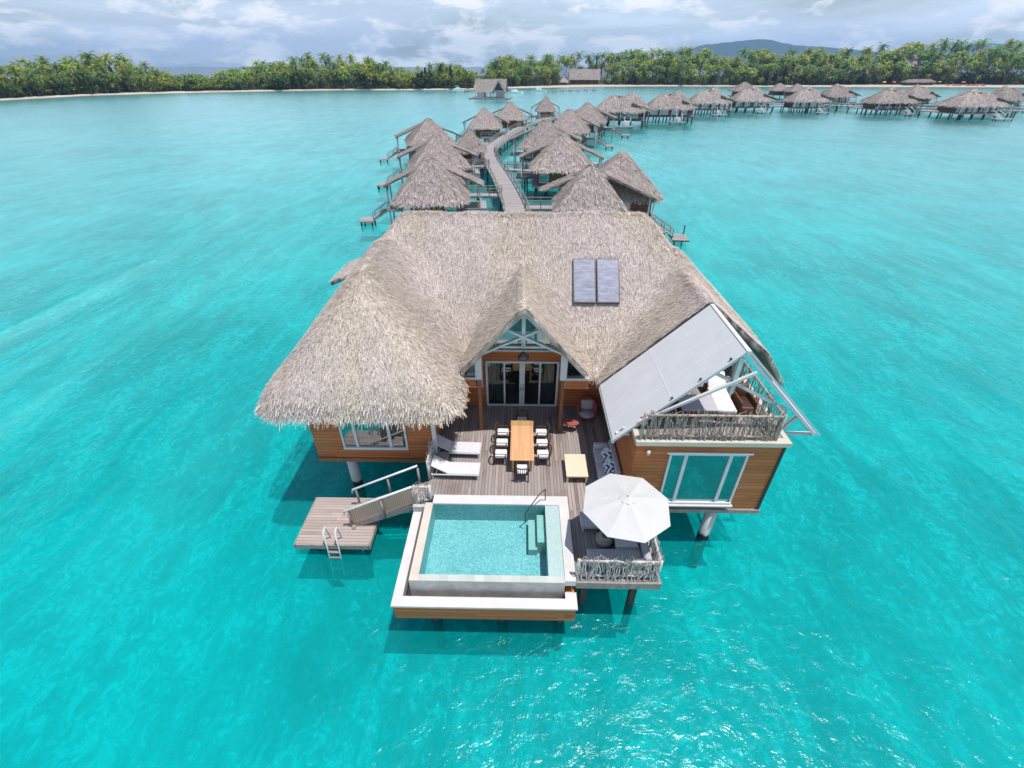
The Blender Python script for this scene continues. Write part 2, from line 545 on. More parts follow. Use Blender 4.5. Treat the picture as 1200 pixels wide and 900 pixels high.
M['wicker'] = stripes_mat('grey wicker', (0.34, 0.31, 0.28), (0.16, 0.14, 0.12), 0.05, 'z')
M['wicker_brown'] = stripes_mat('brown wicker', (0.16, 0.075, 0.045), (0.05, 0.025, 0.02), 0.06, 'z')
M['metal'] = plain('brushed metal', (0.45, 0.45, 0.45), 0.3, 0.9, 0.5, 0.05)
M['dark_metal'] = plain('dark metal', (0.05, 0.05, 0.055), 0.4, 0.3, 0.5, 0.1)
M['drift'] = plain('bleached driftwood', (0.52, 0.48, 0.455), 0.85, 0, 0.2, 0.3, 9)
M['drift_brown'] = plain('brown driftwood', (0.37, 0.315, 0.27), 0.85, 0, 0.2, 0.4, 9)
M['reed'] = stripes_mat('pinkish reed panel', (0.56, 0.35, 0.27), (0.42, 0.24, 0.18), 0.09, 'x')
M['glass'] = glass_mat('window glass')
M['glass_door'] = glass_mat('door glass', (0.008, 0.012, 0.012), 0.05, 0.55)
M['glass_teal'] = glass_mat('teal window glass', (0.01, 0.07, 0.07), 0.30, 0.1)
M['solar'] = flat_solar()
M['pile'] = pile_mat()
M['pile_dark'] = plain('dark wet timber', (0.05, 0.045, 0.04), 0.6, 0, 0.3, 0.3, 4)
M['barge'] = plain('dark barge board', (0.05, 0.052, 0.056), 0.6)
M['lagoon'] = lagoon_mat()
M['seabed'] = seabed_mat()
M['palm_leaf'] = leaf_mat('palm fronds')
M['leaf'] = leaf_mat('broad leaves')
M['trunk'] = plain('palm bark', (0.22, 0.19, 0.165), 0.85, 0, 0.2, 0.2, 2)
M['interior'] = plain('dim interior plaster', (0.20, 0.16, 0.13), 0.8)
M['orange_cloth'] = plain('orange cloth', (0.65, 0.22, 0.05), 0.8)
M['yellow_cloth'] = plain('yellow cloth', (0.75, 0.52, 0.10), 0.8)
M['hull'] = plain('white hull gelcoat', (0.75, 0.77, 0.79), 0.25, 0, 0.5, 0.03)
M['red_cloth'] = plain('red cushion cloth', (0.5, 0.09, 0.05), 0.8)


# ------------------------------------------------------------------ thatch
def vnoise(x, y, seed=0):
    """smooth value noise on numpy arrays"""
    xi = np.floor(x).astype(np.int64); yi = np.floor(y).astype(np.int64)
    fx = x - xi; fy = y - yi
    fx = fx * fx * (3 - 2 * fx); fy = fy * fy * (3 - 2 * fy)

    def hsh(a, b):
        h = (a * 374761393 + b * 668265263 + seed * 982451653) & 0xffffffff
        h = ((h ^ (h >> 13)) * 1274126177) & 0xffffffff
        return ((h ^ (h >> 16)) & 0xffff) / 65535.0
    return (hsh(xi, yi) * (1 - fx) + hsh(xi + 1, yi) * fx) * (1 - fy) + (hsh(xi, yi + 1) * (1 - fx) + hsh(xi + 1, yi + 1) * fx) * fy


class Wing:
    """one body of a thatched roof: z = soft minimum of sloping planes over a rectangle with rounded corners"""

    def __init__(s, x0, x1, y0, y1, planes, fringe='', k=0.3, rc=0.0, lump=0.06, gables=''):
        s.x0, s.x1, s.y0, s.y1, s.planes, s.k, s.rc, s.fringe, s.lump, s.gables = x0, x1, y0, y1, planes, k, rc, fringe, lump, gables
        s.mates = []; s.fill = 1.3; s.lip = 0.0

    def raw(s, x, y):
        zs = [a * x + b * y + c for a, b, c in s.planes]
        z = zs[0]
        for w in zs[1:]:
            h = np.clip(0.5 + 0.5 * (w - z) / s.k, 0, 1)
            z = w * (1 - h) + z * h - s.k * h * (1 - h)
        return z

    def z(s, x, y):
        zz = s.raw(x, y); add = 0.0
        for o in s.mates:
            fade = np.clip(np.minimum(np.minimum(x - o.x0, o.x1 - x), np.minimum(y - o.y0, o.y1 - y)) / 1.0, 0, 1)
            fade = fade * np.clip(np.minimum(np.minimum(x - s.x0, s.x1 - x), np.minimum(y - s.y0, s.y1 - y)) / 1.0, 0, 1)
            add = add + fade * np.clip(s.fill - np.abs(zz - o.raw(x, y)), 0, None) ** 2 / (4 * s.fill)
        if s.lip:          # the eave curls over into a thick rounded edge
            d = np.minimum(np.minimum(x - s.x0, s.x1 - x), y - s.y0)
            zz = zz - s.lip * np.clip(1 - d / .55, 0, 1) ** 2
        return zz + add + s.lump * (vnoise(x * 0.9, y * 0.9, 3) - 0.5) * 2 + s.lump * 0.5 * (vnoise(x * 2.7, y * 2.7, 5) - 0.5) * 2

    def inside(s, x, y, m=0.0):
        ok = (x >= s.x0 + m) & (x <= s.x1 - m) & (y >= s.y0 + m) & (y <= s.y1 - m)
        if s.rc > 0:
            r = s.rc
            cx = np.clip(x, s.x0 + r, s.x1 - r); cy = np.clip(y, s.y0 + r, s.y1 - r)
            ok &= ((x - cx) ** 2 + (y - cy) ** 2) <= (r - m) ** 2
        return ok

    def pull(s, x, y):
        if s.rc > 0:
            r = s.rc
            cx = np.clip(x, s.x0 + r, s.x1 - r); cy = np.clip(y, s.y0 + r, s.y1 - r)
            d = np.hypot(x - cx, y - cy)
            f = np.where(d > r, r / np.maximum(d, 1e-6), 1)
            x = cx + (x - cx) * f; y = cy + (y - cy) * f
        return x, y


def thatch_colors(n, x, y, rng, pal, patch=0.35):
    p = vnoise(x * patch + 50, y * patch + 50, 9) * 0.65 + vnoise(x * patch * 3.1, y * patch * 3.1, 12) * 0.35
    w = np.clip((p - 0.35) / 0.3, 0, 1)[:, None]
    c = pal['a'] * (1 - w) + pal['b'] * w
    c = c * (0.86 + 0.26 * vnoise(x * .45 + 9, y * .45 + 4, 21) * (0.6 + 0.4 * vnoise(x * 1.7, y * 1.7, 22)))[:, None]
    u = rng.random(n)
    c = c * (0.80 + 0.38 * rng.random(n))[:, None]
    dk = u < pal['dark_share']
    c[dk] = pal['dark'] * (0.7 + 0.7 * rng.random(dk.sum()))[:, None]
    lt = u > 1 - pal['light_share']
    c[lt] = pal['light'] * (0.85 + 0.3 * rng.random(lt.sum()))[:, None]
    return c


PAL_NEAR = dict(a=np.array([.53, .457, .43]), b=np.array([.54, .465, .385]), dark=np.array([.27, .215, .19]), light=np.array([.66, .59, .54]), dark_share=.20, light_share=.09)
PAL_FAR = dict(a=np.array([.37, .315, .31]), b=np.array([.40, .345, .31]), dark=np.array([.24, .20, .19]), light=np.array([.47, .42, .40]), dark_share=.2, light_share=.10)


def make_thatch(name, wings, dens, blade, pal, mat, seed=1, step=0.25, thick=0.28, off=(0, 0, 0), fringe_n=26, back_y=None, back_dens=None, hang=(0.35, 0.7), rot_slab=None):
    rng = np.random.default_rng(seed)
    VV = []; FF = []; CC = []
    base = 0

    def put(v, f, c):
        nonlocal base
        VV.append(v); FF.append(f + base); CC.append(c); base += len(v)

    def blades(P, T, N, L, W, lift, c, yaw):
        B = np.cross(N, T); B /= np.linalg.norm(B, axis=1)[:, None] + 1e-9
        T2 = T * np.cos(yaw)[:, None] + B * np.sin(yaw)[:, None]
        B2 = np.cross(N, T2)
        tip = P + T2 * L[:, None] + N * lift[:, None]
        a = P - B2 * W[:, None] / 2; b = P + B2 * W[:, None] / 2
        d = tip - B2 * W[:, None] * 0.28; e = tip + B2 * W[:, None] * 0.28
        n = len(P)
        v = np.stack([a, b, e, d], 1).reshape(-1, 3)
        put(v, np.arange(4 * n).reshape(n, 4), np.repeat(c, 4, 0))

    for wi, w in enumerate(wings):
        nx = max(4, int((w.x1 - w.x0) / step)); ny = max(4, int((w.y1 - w.y0) / step))
        m = 0.10 if w.fringe else 0.0
        gx, gy = np.meshgrid(np.linspace(w.x0 + m, w.x1 - m, nx + 1), np.linspace(w.y0 + (0 if 'f' in w.gables else m), w.y1 - m, ny + 1), indexing='ij')
        gx, gy = w.pull(gx, gy)
        gz = w.z(gx, gy)
        top = np.stack([gx, gy, gz], -1).reshape(-1, 3)
        bot = top.copy(); bot[:, 2] -= thick
        i = np.arange((nx + 1) * (ny + 1)).reshape(nx + 1, ny + 1)
        n = i.size
        q = np.stack([i[:-1, :-1], i[1:, :-1], i[1:, 1:], i[:-1, 1:]], -1).reshape(-1, 4)
        ring = np.concatenate([i[:-1, 0], i[-1, :-1], i[::-1, -1][:-1], i[0, ::-1][:-1]])
        r2 = np.roll(ring, -1)
        side = np.stack([ring, ring + n, r2 + n, r2], -1)
        hid = np.zeros(n, bool)
        for wj, o in enumerate(wings):
            if wj != wi: hid |= o.inside(top[:, 0], top[:, 1], 0.05) & (o.raw(top[:, 0], top[:, 1]) > top[:, 2] + 0.3)
        q = q[~hid[q].all(1)]
        side = side[~(hid[ring] & hid[r2])]
        f = np.concatenate([q, q[:, ::-1] + n, side])
        cb = np.concatenate([thatch_colors(n, top[:, 0], top[:, 1], rng, pal) * 0.8] * 2)
        put(np.concatenate([top, bot]), f, cb)
        # blades over the surface
        area = (w.x1 - w.x0) * (w.y1 - w.y0)
        cnt = int(area * dens)
        x = rng.uniform(w.x0, w.x1, cnt); y = rng.uniform(w.y0, w.y1, cnt)
        ok = w.inside(x, y)
        if back_y is not None:
            ok &= (y < back_y) | (rng.random(cnt) < back_dens)
        x, y = x[ok], y[ok]
        z = w.z(x, y)
        ok = np.ones(len(x), bool)
        for wj, o in enumerate(wings):
            if wj != wi: ok &= ~(o.inside(x, y) & (o.raw(x, y) > z + 0.12))
        x, y, z = x[ok], y[ok], z[ok]
        e = 0.08
        dx = (w.z(x + e, y) - w.z(x - e, y)) / (2 * e); dy = (w.z(x, y + e) - w.z(x, y - e)) / (2 * e)
        N = np.stack([-dx, -dy, np.ones_like(dx)], 1); N /= np.linalg.norm(N, axis=1)[:, None]
        g = np.stack([-dx, -dy, -(dx * dx + dy * dy)], 1)
        g /= np.linalg.norm(g, axis=1)[:, None] + 1e-6
        k = len(x)
        L = blade[0] * rng.uniform(0.6, 1.4, k); W = blade[1] * rng.uniform(0.6, 1.5, k)
        lift = blade[2] * rng.uniform(0.2, 1.6, k)
        P = np.stack([x, y, z + 0.005], 1) - g * (L / 2)[:, None] * 0.6
        blades(P, g, N, L, W, lift, thatch_colors(k, x, y, rng, pal), rng.normal(0, 0.30, k))
        # hanging fringe
        for sd in w.fringe:
            ln = (w.x1 - w.x0) if sd in 'fb' else (w.y1 - w.y0)
            cnt = int(ln * fringe_n * 3)
            u = rng.random(cnt)
            inn = rng.uniform(0.0, 0.35, cnt)
            if sd == 'f': x = w.x0 + u * (w.x1 - w.x0); y = w.y0 + inn; T = np.tile([0, -1.0, 0], (cnt, 1))
            if sd == 'b': x = w.x0 + u * (w.x1 - w.x0); y = w.y1 - inn; T = np.tile([0, 1.0, 0], (cnt, 1))
            if sd == 'l': y = w.y0 + u * (w.y1 - w.y0); x = w.x0 + inn; T = np.tile([-1.0, 0, 0], (cnt, 1))
            if sd == 'r': y = w.y0 + u * (w.y1 - w.y0); x = w.x1 - inn; T = np.tile([1.0, 0, 0], (cnt, 1))
            if w.rc > 0:
                r = w.rc
                cx = np.clip(x, w.x0 + r, w.x1 - r); cy = np.clip(y, w.y0 + r, w.y1 - r)
                d = np.stack([x - cx, y - cy, 0 * x], 1); dl = np.hypot(d[:, 0], d[:, 1])
                x, y = w.pull(x, y)
                T = np.where((dl > 0.3 * r)[:, None], d / np.maximum(dl, 1e-6)[:, None] * 0.999, T)
            z = w.z(x, y)
            ok = np.ones(cnt, bool)
            for wj, o in enumerate(wings):
                if wj != wi: ok &= ~(o.inside(x, y) & (o.raw(x, y) > z - 0.3))
            x, y, z, T, inn = x[ok], y[ok], z[ok], T[ok], inn[ok]
            k = len(x)
            if not k: continue
            ang = rng.uniform(0.75, 1.35, k) - inn * 0.8
            T3 = T * np.cos(ang)[:, None]; T3[:, 2] -= np.sin(ang)
            N3 = T * np.sin(ang)[:, None]; N3[:, 2] += np.cos(ang)
            P = np.stack([x, y, z + 0.01 - rng.uniform(0, thick * 0.8, k) * (inn < 0.12)], 1)
            L = rng.uniform(hang[0], hang[1], k); W = blade[1] * 1.25 * rng.uniform(0.6, 1.4, k)
            c = thatch_colors(k, x, y, rng, pal) * 1.06
            blades(P, T3, N3, L, W, rng.uniform(-.02, .08, k), c, rng.normal(0, 0.16, k))
    V = np.concatenate(VV) - np.asarray(off)
    return mesh_from_arrays(name, V, FF, np.concatenate(CC), mat)


def hip(x0, x1, y0, y1, ze, s, front=None, sides='lrfb', back=None, lift=0):
    pl = []
    if 'l' in sides: pl.append((s, 0, ze - s * x0))
    if 'r' in sides: pl.append((-s, 0, ze + s * x1))
    sf = front or s
    if 'f' in sides: pl.append((0, sf, ze - sf * y0))
    sb = back or s
    if 'b' in sides: pl.append((0, -sb, ze + sb * y1))
    return pl


# ================================================================== THE VILLA
villa = thing('overwater_villa', 'big thatched villa on stilts with pool deck, nearest of all the houses', 'villa', (0, 17, 0))

wings = [
    Wing(-10.3, 11.2, 17.0, 28.2, hip(-10.3, 11.2, 17.0, 28.2, 5.04, 1.02)[2:] + [(1.215, 0, 5.04 + 1.215 * 10.3), (-1.06, 0, 5.04 + 1.06 * 11.2)], 'flrb', 0.25, 0.7),
    Wing(-10.42, -2.25, 13.85, 21.8, hip(-10.42, -2.25, 13.85, 21.8, 5.45, 1.10, 1.40, 'lrf'), 'flr', 1.3, 1.0),
    Wing(3.5, 11.45, 16.6, 22.4, [(1.013, 0, 5.05 - 1.013 * 3.5), (-.80, 0, 8.95 + .80 * 7.35), (-1.5, 0, 5.0 + 1.5 * 11.45)], 'lr', 0.3, 0, 0.05, 'f'),
    Wing(-2.55, 2.9, 16.25, 20.9, hip(-2.55, 2.9, 16.25, 20.9, 5.70, 1.13, None, 'lr'), 'lr', 0.5, 0, 0.05, 'f'),
    Wing(-12.6, -10.0, 28.6, 32.2, [(0.42, 0, 4.6 + 0.42 * 12.6)], 'l', 0.2, 0, 0.03),
]
wings[1].lip = .42
for w in wings[:4]: w.mates = [o for o in wings[:4] if o is not w and (w is wings[0] or o is wings[0])]
link('roof', make_thatch('roof', wings, 1350, (0.23, 0.019, 0.036), PAL_NEAR, M['thatch'], 4, 0.2, 0.28, (0, 17, 0), 46, 23.4, 0.12, hang=(.13, .32)), villa)

# floor slabs and walls
MB().span(-8.95, 9.45, 18.72, 27.6, 1.85, 2.195).build('floor_slab', M['grey_wood'], villa)
b = MB()
b.span(-8.9, 9.4, 27.3, 27.5, 2.2, 5.7).span(-8.9, -8.7, 19.5, 27.3, 2.2, 5.5).span(9.2, 9.4, 18.6, 27.3, 2.2, 5.5)
b.build('rear_wall', M['wall'], villa)
# entrance wall with door and window openings (plane y 18.66)
b = MB()
def wall_y(b, x0, x1, z0, z1, y0, y1, holes):
    """a wall in the xz plane with rectangular holes (x0,x1,z0,z1), left to right"""
    cur = x0
    for h in sorted(holes):
        if h[0] > cur: b.span(cur, h[0], y0, y1, z0, z1)
        if h[2] > z0: b.span(h[0], h[1], y0, y1, z0, h[2])
        if h[3] < z1: b.span(h[0], h[1], y0, y1, h[3], z1)
        cur = h[1]
    if cur < x1: b.span(cur, x1, y0, y1, z0, z1)
wall_y(b, -3.6, 4.2, 2.2, 5.45, 18.66, 18.82, [(-3.05, -1.98, 3.5, 5.2), (-1.60, 1.90, 2.22, 4.86), (2.28, 3.35, 3.5, 5.2)])
b.build('entrance_wall', M['wall'], villa)
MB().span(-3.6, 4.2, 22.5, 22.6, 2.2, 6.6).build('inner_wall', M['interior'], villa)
# sliding glass door
dr = MB()
x0, x1, z0, z1 = -1.60, 1.90, 2.22, 4.86
dr.span(x0, x1, 18.60, 18.72, z1 - .09, z1 + .01).span(x0, x1, 18.60, 18.72, z0, z0 + .10).span(x0 - .01, x0 + .09, 18.60, 18.72, z0 + .1, z1 - .09).span(x1 - .09, x1 + .01, 18.60, 18.72, z0 + .1, z1 - .09)
door = dr.build('sliding_door', M['truss_pale'], villa)
px_ = [x0 + .09, x0 + .86, x0 + 1.66, x0 + 1.84, x0 + 2.64, x1 - .09]
spans = [(x0 + .09, x0 + .85), (x0 + .93, x0 + 1.62), (x0 + 1.88, x0 + 2.57), (x0 + 2.65, x1 - .09)]
for (a, c) in ((x0 + .85, x0 + .93), (x0 + 1.62, x0 + 1.88), (x0 + 2.57, x0 + 2.65)):
    MB().span(a, c, 18.59, 18.70, z0 + .1, z1 - .09).build('stile', M['truss_pale'], door)
for (a, c) in spans:
    MB().span(a, c, 18.65, 18.67, z0 + .1, z1 - .09).build('pane', M['glass_door'], door)
MB().tube([(x0 + 1.69, 18.56, 3.2), (x0 + 1.69, 18.56, 3.6)], .02).tube([(x0 + 1.81, 18.56, 3.2), (x0 + 1.81, 18.56, 3.6)], .02).build('handle', M['metal'], door)
for (xa, xb) in ((-1.52, -.72), (1.02, 1.82)):
    n = 26
    vs = []
    for i in range(n):
        x = xa + (xb - xa) * i / (n - 1); y = 18.98 + .035 * math.sin(i * 1.9) + .01 * math.sin(i * .7)
        vs += [(x, y, 2.24), (x, y, 4.85)]
    MB().add(vs, [(2 * i, 2 * i + 2, 2 * i + 3, 2 * i + 1) for i in range(n - 1)], True).build('curtain', M['cushion'], villa)
# side windows beside the door
for (a, c) in ((-3.05, -1.98), (2.28, 3.35)):
    w = MB().span(a, a + .07, 18.6, 18.7, 3.5, 5.2).span(c - .07, c, 18.6, 18.7, 3.5, 5.2).span(a + .07, c - .07, 18.6, 18.7, 5.12, 5.2).span(a + .07, c - .07, 18.6, 18.7, 3.5, 3.58).build('window', M['white'], villa)
    MB().span(a + .07, c - .07, 18.65, 18.67, 3.58, 5.12).build('pane', M['glass_door'], w)
    MB().span(a - .1, c + .1, 18.5, 18.655, 3.4, 3.495).build('sill', M['white'], w)
# white uprights between posts and windows
for x in (-1.86, 2.16): MB().span(x - .12, x + .12, 18.36, 18.6, 3.5, 6.2).build('upright', M['white'], villa)
MB().span(-2.0, 2.3, 18.55, 18.655, 5.44, 5.52).build('lintel', M['white'], villa)
# teal gable glass above the door
MB().plate([(-2.35, 18.66, 5.53), (2.7, 18.66, 5.53), (.18, 18.66, 8.15)], (0, -1, 0), .06).build('gable_glass', M['glass_teal'], villa)
g = MB()
for x in (-1.1, .18, 1.45): g.span(x - .03, x + .03, 18.60, 18.655, 5.53, 8.0 - abs(x - .18) * 1.05)
g.build('gable_mullion', M['truss'], villa)
# posts and truss of the porch
for x in (-1.74, 1.93):
    MB().span(x - .075, x + .075, 16.70, 16.86, 2.2, 5.125).build('porch_post', M['post_wood'], villa)
    MB().span(x - .15, x + .13, 16.64, 16.88, 5.13, 6.42).build('post_sleeve', M['white'], villa)
for (xa, xb, g_) in ((-2.75, -1.90, [(-2.55, 5.22), (-1.90, 5.22), (-1.90, 6.02), (-2.5, 5.36)]), (2.07, 3.05, [(2.07, 5.22), (2.85, 5.22), (2.8, 5.36), (2.07, 6.15)])):
    MB().span(xa, xb, 16.74, 16.82, 4.62, 5.12).build('porch_fascia', M['wall'], villa)
    f = MB().span(xa, xb, 16.66, 16.88, 5.125, 5.215).build('porch_sill', M['white'], villa)
    MB().plate([(x_, 16.74, z_) for x_, z_ in g_], (0, -1, 0), .03).build('pane', M['glass_door'], f)
tr = MB()
yT = 16.72
cx_ = .17
tr.beam((-2.45, yT, 5.62), (cx_, yT, 8.34), .12, .26, (0, 1, 0)).beam((2.8, yT, 5.62), (cx_, yT, 8.34), .12, .26, (0, 1, 0))
tr.beam((-1.95, yT - .08, 6.28), (1.05, yT - .08, 7.72), .09, .17, (0, 1, 0)).beam((2.28, yT - .10, 6.28), (-.72, yT - .10, 7.72), .09, .17, (0, 1, 0))
tr.beam((cx_, yT - .02, 8.2), (cx_, yT - .02, 6.75), .15, .16, (0, 1, 0))
tr.span(-1.2, 1.5, yT + .1, yT + .2, 6.62, 6.72)
tr.build('porch_truss', M['truss'], villa)
# left room
MB().span(-8.85, -3.62, 14.98, 18.72, 1.9, 2.195).build('room_floor', M['deck_x'], villa)
b = MB()
wall_y(b, -8.85, -3.6, 2.1, 5.35, 14.9, 15.06, [(-7.6, -4.78, 2.62, 4.72)])
b.build('room_wall', M['wall'], villa)
MB().span(-8.85, -8.69, 15.06, 19.5, 2.1, 5.3).build('room_side_wall', M['wall_side'], villa)
MB().span(-3.78, -3.62, 15.06, 18.64, 2.2, 5.3).build('room_side_wall', M['wall_side'], villa)
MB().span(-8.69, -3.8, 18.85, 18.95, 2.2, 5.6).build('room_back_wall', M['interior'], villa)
MB().span(-8.9, -3.55, 14.82, 14.98, 1.9, 2.1).build('floor_beam', M['post_wood'], villa)
def big_window(x0, x1, z0, z1, y, splits, mat, gl):
    w = MB()
    w.span(x0, x1, y - .06, y + .06, z1 - .08, z1).span(x0, x1, y - .10, y + .06, z0, z0 + .11)
    w.span(x0, x0 + .08, y - .06, y + .06, z0 + .11, z1 - .08).span(x1 - .08, x1, y - .06, y + .06, z0 + .11, z1 - .08)
    f = w.build('window', mat, villa)
    xs = [x0 + .08]
    for sx in splits:
        MB().span(sx - .06, sx + .06, y - .055, y + .055, z0 + .11, z1 - .08).build('mullion', mat, f)
        xs += [sx - .06, sx + .06]
    xs.append(x1 - .08)
    for i in range(0, len(xs), 2):
        MB().span(xs[i], xs[i + 1], y - .01, y + .01, z0 + .11, z1 - .08).build('pane', gl, f)
    return f
big_window(-7.6, -4.78, 2.62, 4.72, 14.92, [-6.98, -5.52], M['white'], M['glass'])
MB().span(-3.66, -3.5, 14.78, 14.94, 2.2, 5.0).build('corner_post', M['white'], villa)
# right room under the balcony
MB().span(4.25, 9.4, 12.42, 18.7, 1.95, 2.195).build('room_floor', M['grey_wood'], villa)
b = MB()
wall_y(b, 4.2, 9.4, 2.12, 5.44, 12.28, 12.44, [(5.42, 8.22, 2.42, 5.03)])
b.build('room_wall', M['wall'], villa)
MB().span(4.2, 4.36, 12.44, 18.64, 2.12, 5.44).build('room_side_wall', M['wall_side'], villa)
MB().span(9.24, 9.4, 12.44, 18.6, 2.12, 5.44).build('room_side_wall', M['wall_side'], villa)
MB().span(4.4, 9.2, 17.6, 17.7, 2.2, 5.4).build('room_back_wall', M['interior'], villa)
MB().span(9.33, 9.42, 12.24, 12.36, 2.12, 5.43).build('corner_trim', M['dark_metal'], villa)
MB().span(4.14, 9.46, 12.2, 12.42, 1.92, 2.115).build('floor_beam', M['grey_wood'], villa)
big_window(5.42, 8.22, 2.42, 5.03, 12.28, [6.02, 7.62], M['white'], M['glass_teal'])
MB().span(5.36, 8.28, 12.12, 12.22, 2.36, 2.42).build('window_sill', M['white'], villa)
MB().span(5.3, 8.34, 12.18, 12.276, 5.035, 5.085).build('window_hood', M['white'], villa)
MB().span(4.12, 9.5, 12.16, 12.45, 5.44, 5.62).span(4.12, 4.3, 12.45, 16.8, 5.44, 5.62).span(9.32, 9.5, 12.45, 16.8, 5.44, 5.62).build('cornice', M['cream'], villa)
MB().span(4.3, 9.32, 12.45, 18.6, 5.45, 5.60).build('balcony_floor', M['deck'], villa)
MB().prism([(4.4, 5.6), (10.4, 5.6), (10.4, 5.75), (7.4, 8.2), (4.4, 5.75)], 0, .1).turn(18.4).build('balcony_back_wall', M['wall_dark'], villa)
l = MB().lathe([(0, 0), (.05, 0), (.07, -.08), (.04, -.2), (0, -.2)], (4.62, 12.18, 5.2), 10)
l.build('wall_lamp', M['white'], villa)

# barge boards of the right gable
b = MB()
b.beam((3.42, 16.5, 4.86), (7.37, 16.5, 8.86), .10, .24, (0, 1, 0)).beam((11.3, 16.5, 4.82), (7.37, 16.5, 8.86), .10, .24, (0, 1, 0))
b.build('barge_board', M['barge'], villa)

# awning frame and canvas in front of the right gable
def prof(x): return 8.78 - abs(x - 7.33) * 1.0
yF, yB = 13.0, 16.42
aw = MB()
aw.beam((3.5, yF, prof(3.5)), (7.33, yF, prof(7.33)), .12, .12, (0, 1, 0))
aw.beam((10.75, yF, prof(10.75)), (7.33, yF, prof(7.33)), .10, .18, (0, 1, 0))
awn = aw.build('awning', M['truss_pale'], villa, 'grey timber truss frame under the canvas awning')
e = .06
MB().plate([(3.48, yF - .12, prof(3.48) + e + .06), (7.28, yF - .12, prof(7.28) + e + .06), (7.28, yB, prof(7.28) + e + .06), (3.48, yB, prof(3.48) + e + .06)], (-1, 0, 1), .03).build('canvas', M['canvas'], awn, 'stretched pale grey canvas panel')
s_ = MB()
for y in (13.85, 14.75, 15.6):
    s_.beam((3.5, y, prof(3.5) + e + .063), (7.26, y, prof(7.26) + e + .063), .05, .006, (-1, 0, 1))
s_.beam((5.3, yF - .1, prof(5.3) + e + .066), (5.3, yB, prof(5.3) + e + .066), .05, .006, (-1, 0, 1))
s_.build('seam', M['seam'], awn)
MB().beam((7.36, yF - .15, prof(7.33) + .05), (7.36, yB, prof(7.33) + .05), .14, .14).build('ridge_beam', M['white'], awn)
MB().beam((10.9, yF - .06, prof(10.9) + .18), (7.4, yF - .06, prof(7.4) + .15), .08, .08, (0, 1, 0)).build('rake_beam', M['white'], awn)
MB().beam((3.5, yF - .1, prof(3.5) - .02), (3.5, yB, prof(3.5) - .02), .1, .1).build('eave_beam', M['truss_pale'], awn)
MB().beam((10.75, yF, prof(10.75) - .02), (10.75, 16.4, prof(10.75) - .02), .1, .12).build('eave_beam', M['truss_pale'], awn)
sc_ = MB()
sc_.beam((4.3, yF - .12, 5.95), (7.85, yF - .12, 8.08), .09, .10, (0, 1, 0))
sc_.build('brace', M['white'], awn)
MB().beam((9.4, yF + .02, 6.45), (6.5, yF + .02, 7.98), .08, .15, (0, 1, 0)).beam((7.22, yF - .03, 8.6), (7.22, yF - .03, 7.2), .14, .17, (0, 1, 0)).build('truss_web', M['truss'], awn)
MB().beam((9.45, yF + .1, 5.3), (10.7, yF + .1, 5.3), .1, .12, (0, 1, 0)).beam((9.5, yF + .1, 5.3), (9.95, yF + .1, 6.15), .1, .12, (0, 1, 0)).build('bracket', M['truss'], awn)
MB().beam((3.6, yF + .1, 5.2), (4.1, yF + .1, 5.2), .1, .12, (0, 1, 0)).beam((4.05, yF + .1, 5.25), (3.8, yF + .1, 5.5), .08, .1, (0, 1, 0)).build('bracket', M['truss'], awn)
for x in (4.4, 5.3, 6.1, 6.9): MB().lathe([(0, .05), (.035, .05), (.05, 0), (0, -.02)], (x, yF - .02, prof(x) + .17), 8).build('grommet', M['dark_metal'], awn)

# solar collectors lying on the thatch
def mainz(y): return 10.75 - 1.02 * (22.6 - y)
for (xa, xb) in ((2.42, 3.44), (3.50, 4.52)):
    d = Vector((0, 1, 1.02)).normalized(); nrm = Vector((0, -1.02, 1)).normalized()
    p0 = Vector((0, 19.40, mainz(19.40))) + nrm * .16; p1 = p0 + d * 2.12
    fr = MB().plate([(xa, p0.y, p0.z), (xb, p0.y, p0.z), (xb, p1.y, p1.z), (xa, p1.y, p1.z)], nrm, .10).build('solar_collector', M['dark_metal'], villa)
    q0 = p0 + d * .045 + nrm * .008; q1 = p1 - d * .045 + nrm * .008
    MB().plate([(xa + .045, q0.y, q0.z), (xb - .045, q0.y, q0.z), (xb - .045, q1.y, q1.z), (xa + .045, q1.y, q1.z)], nrm, .006).build('collector_glass', M['solar'], fr)

# deck
dk = MB()
dk.span(-3.6, 4.2, 12.62, 18.66, 2.08, 2.2)
dk.span(1.99, 4.2, 12.28, 12.62, 2.08, 2.2)
dk.span(1.99, 4.75, 9.05, 12.28, 2.08, 2.2)
dk.build('deck', M['deck'], villa)
MB().span(1.99, 4.83, 8.97, 9.05, 1.85, 2.16).span(4.75, 4.83, 9.05, 12.2, 1.85, 2.16).build('deck_edge_beam', M['grey_wood'], villa)
MB().span(-3.7, -3.6, 12.62, 14.8, 1.85, 2.16).build('deck_edge_beam', M['grey_wood'], villa)
# a shallow step along the right side of the deck
MB().span(2.93, 2.99, 13.0, 18.6, 2.2, 2.212).build('deck_joint', M['grey_wood'], villa)
for (x, y) in ((-7.65, 15.35), (7.86, 12.62), (-7.65, 20.5), (7.86, 18.5), (-7.65, 26.3), (7.86, 26.3), (0.1, 20.5), (0.1, 26.3)):
    MB().tube([(x, y, -2.2), (x, y, 1.95)], .23, 14).build('pile', M['pile'], villa)
for (x, y) in ((-3.2, 17.0), (3.6, 14.6), (-3.2, 13.2), (4.2, 9.6), (2.4, 9.6), (2.4, 12.9)):
    MB().tube([(x, y, -2.2), (x, y, 2.08)], .15, 10).build('deck_pile', M['pile_dark'], villa)

# ================================================================== POOL
pool = thing('infinity_pool', 'rectangular infinity pool with white stone rim and timber skirt in front of the deck', 'pool', (-1.1, 10.6, 1.2))
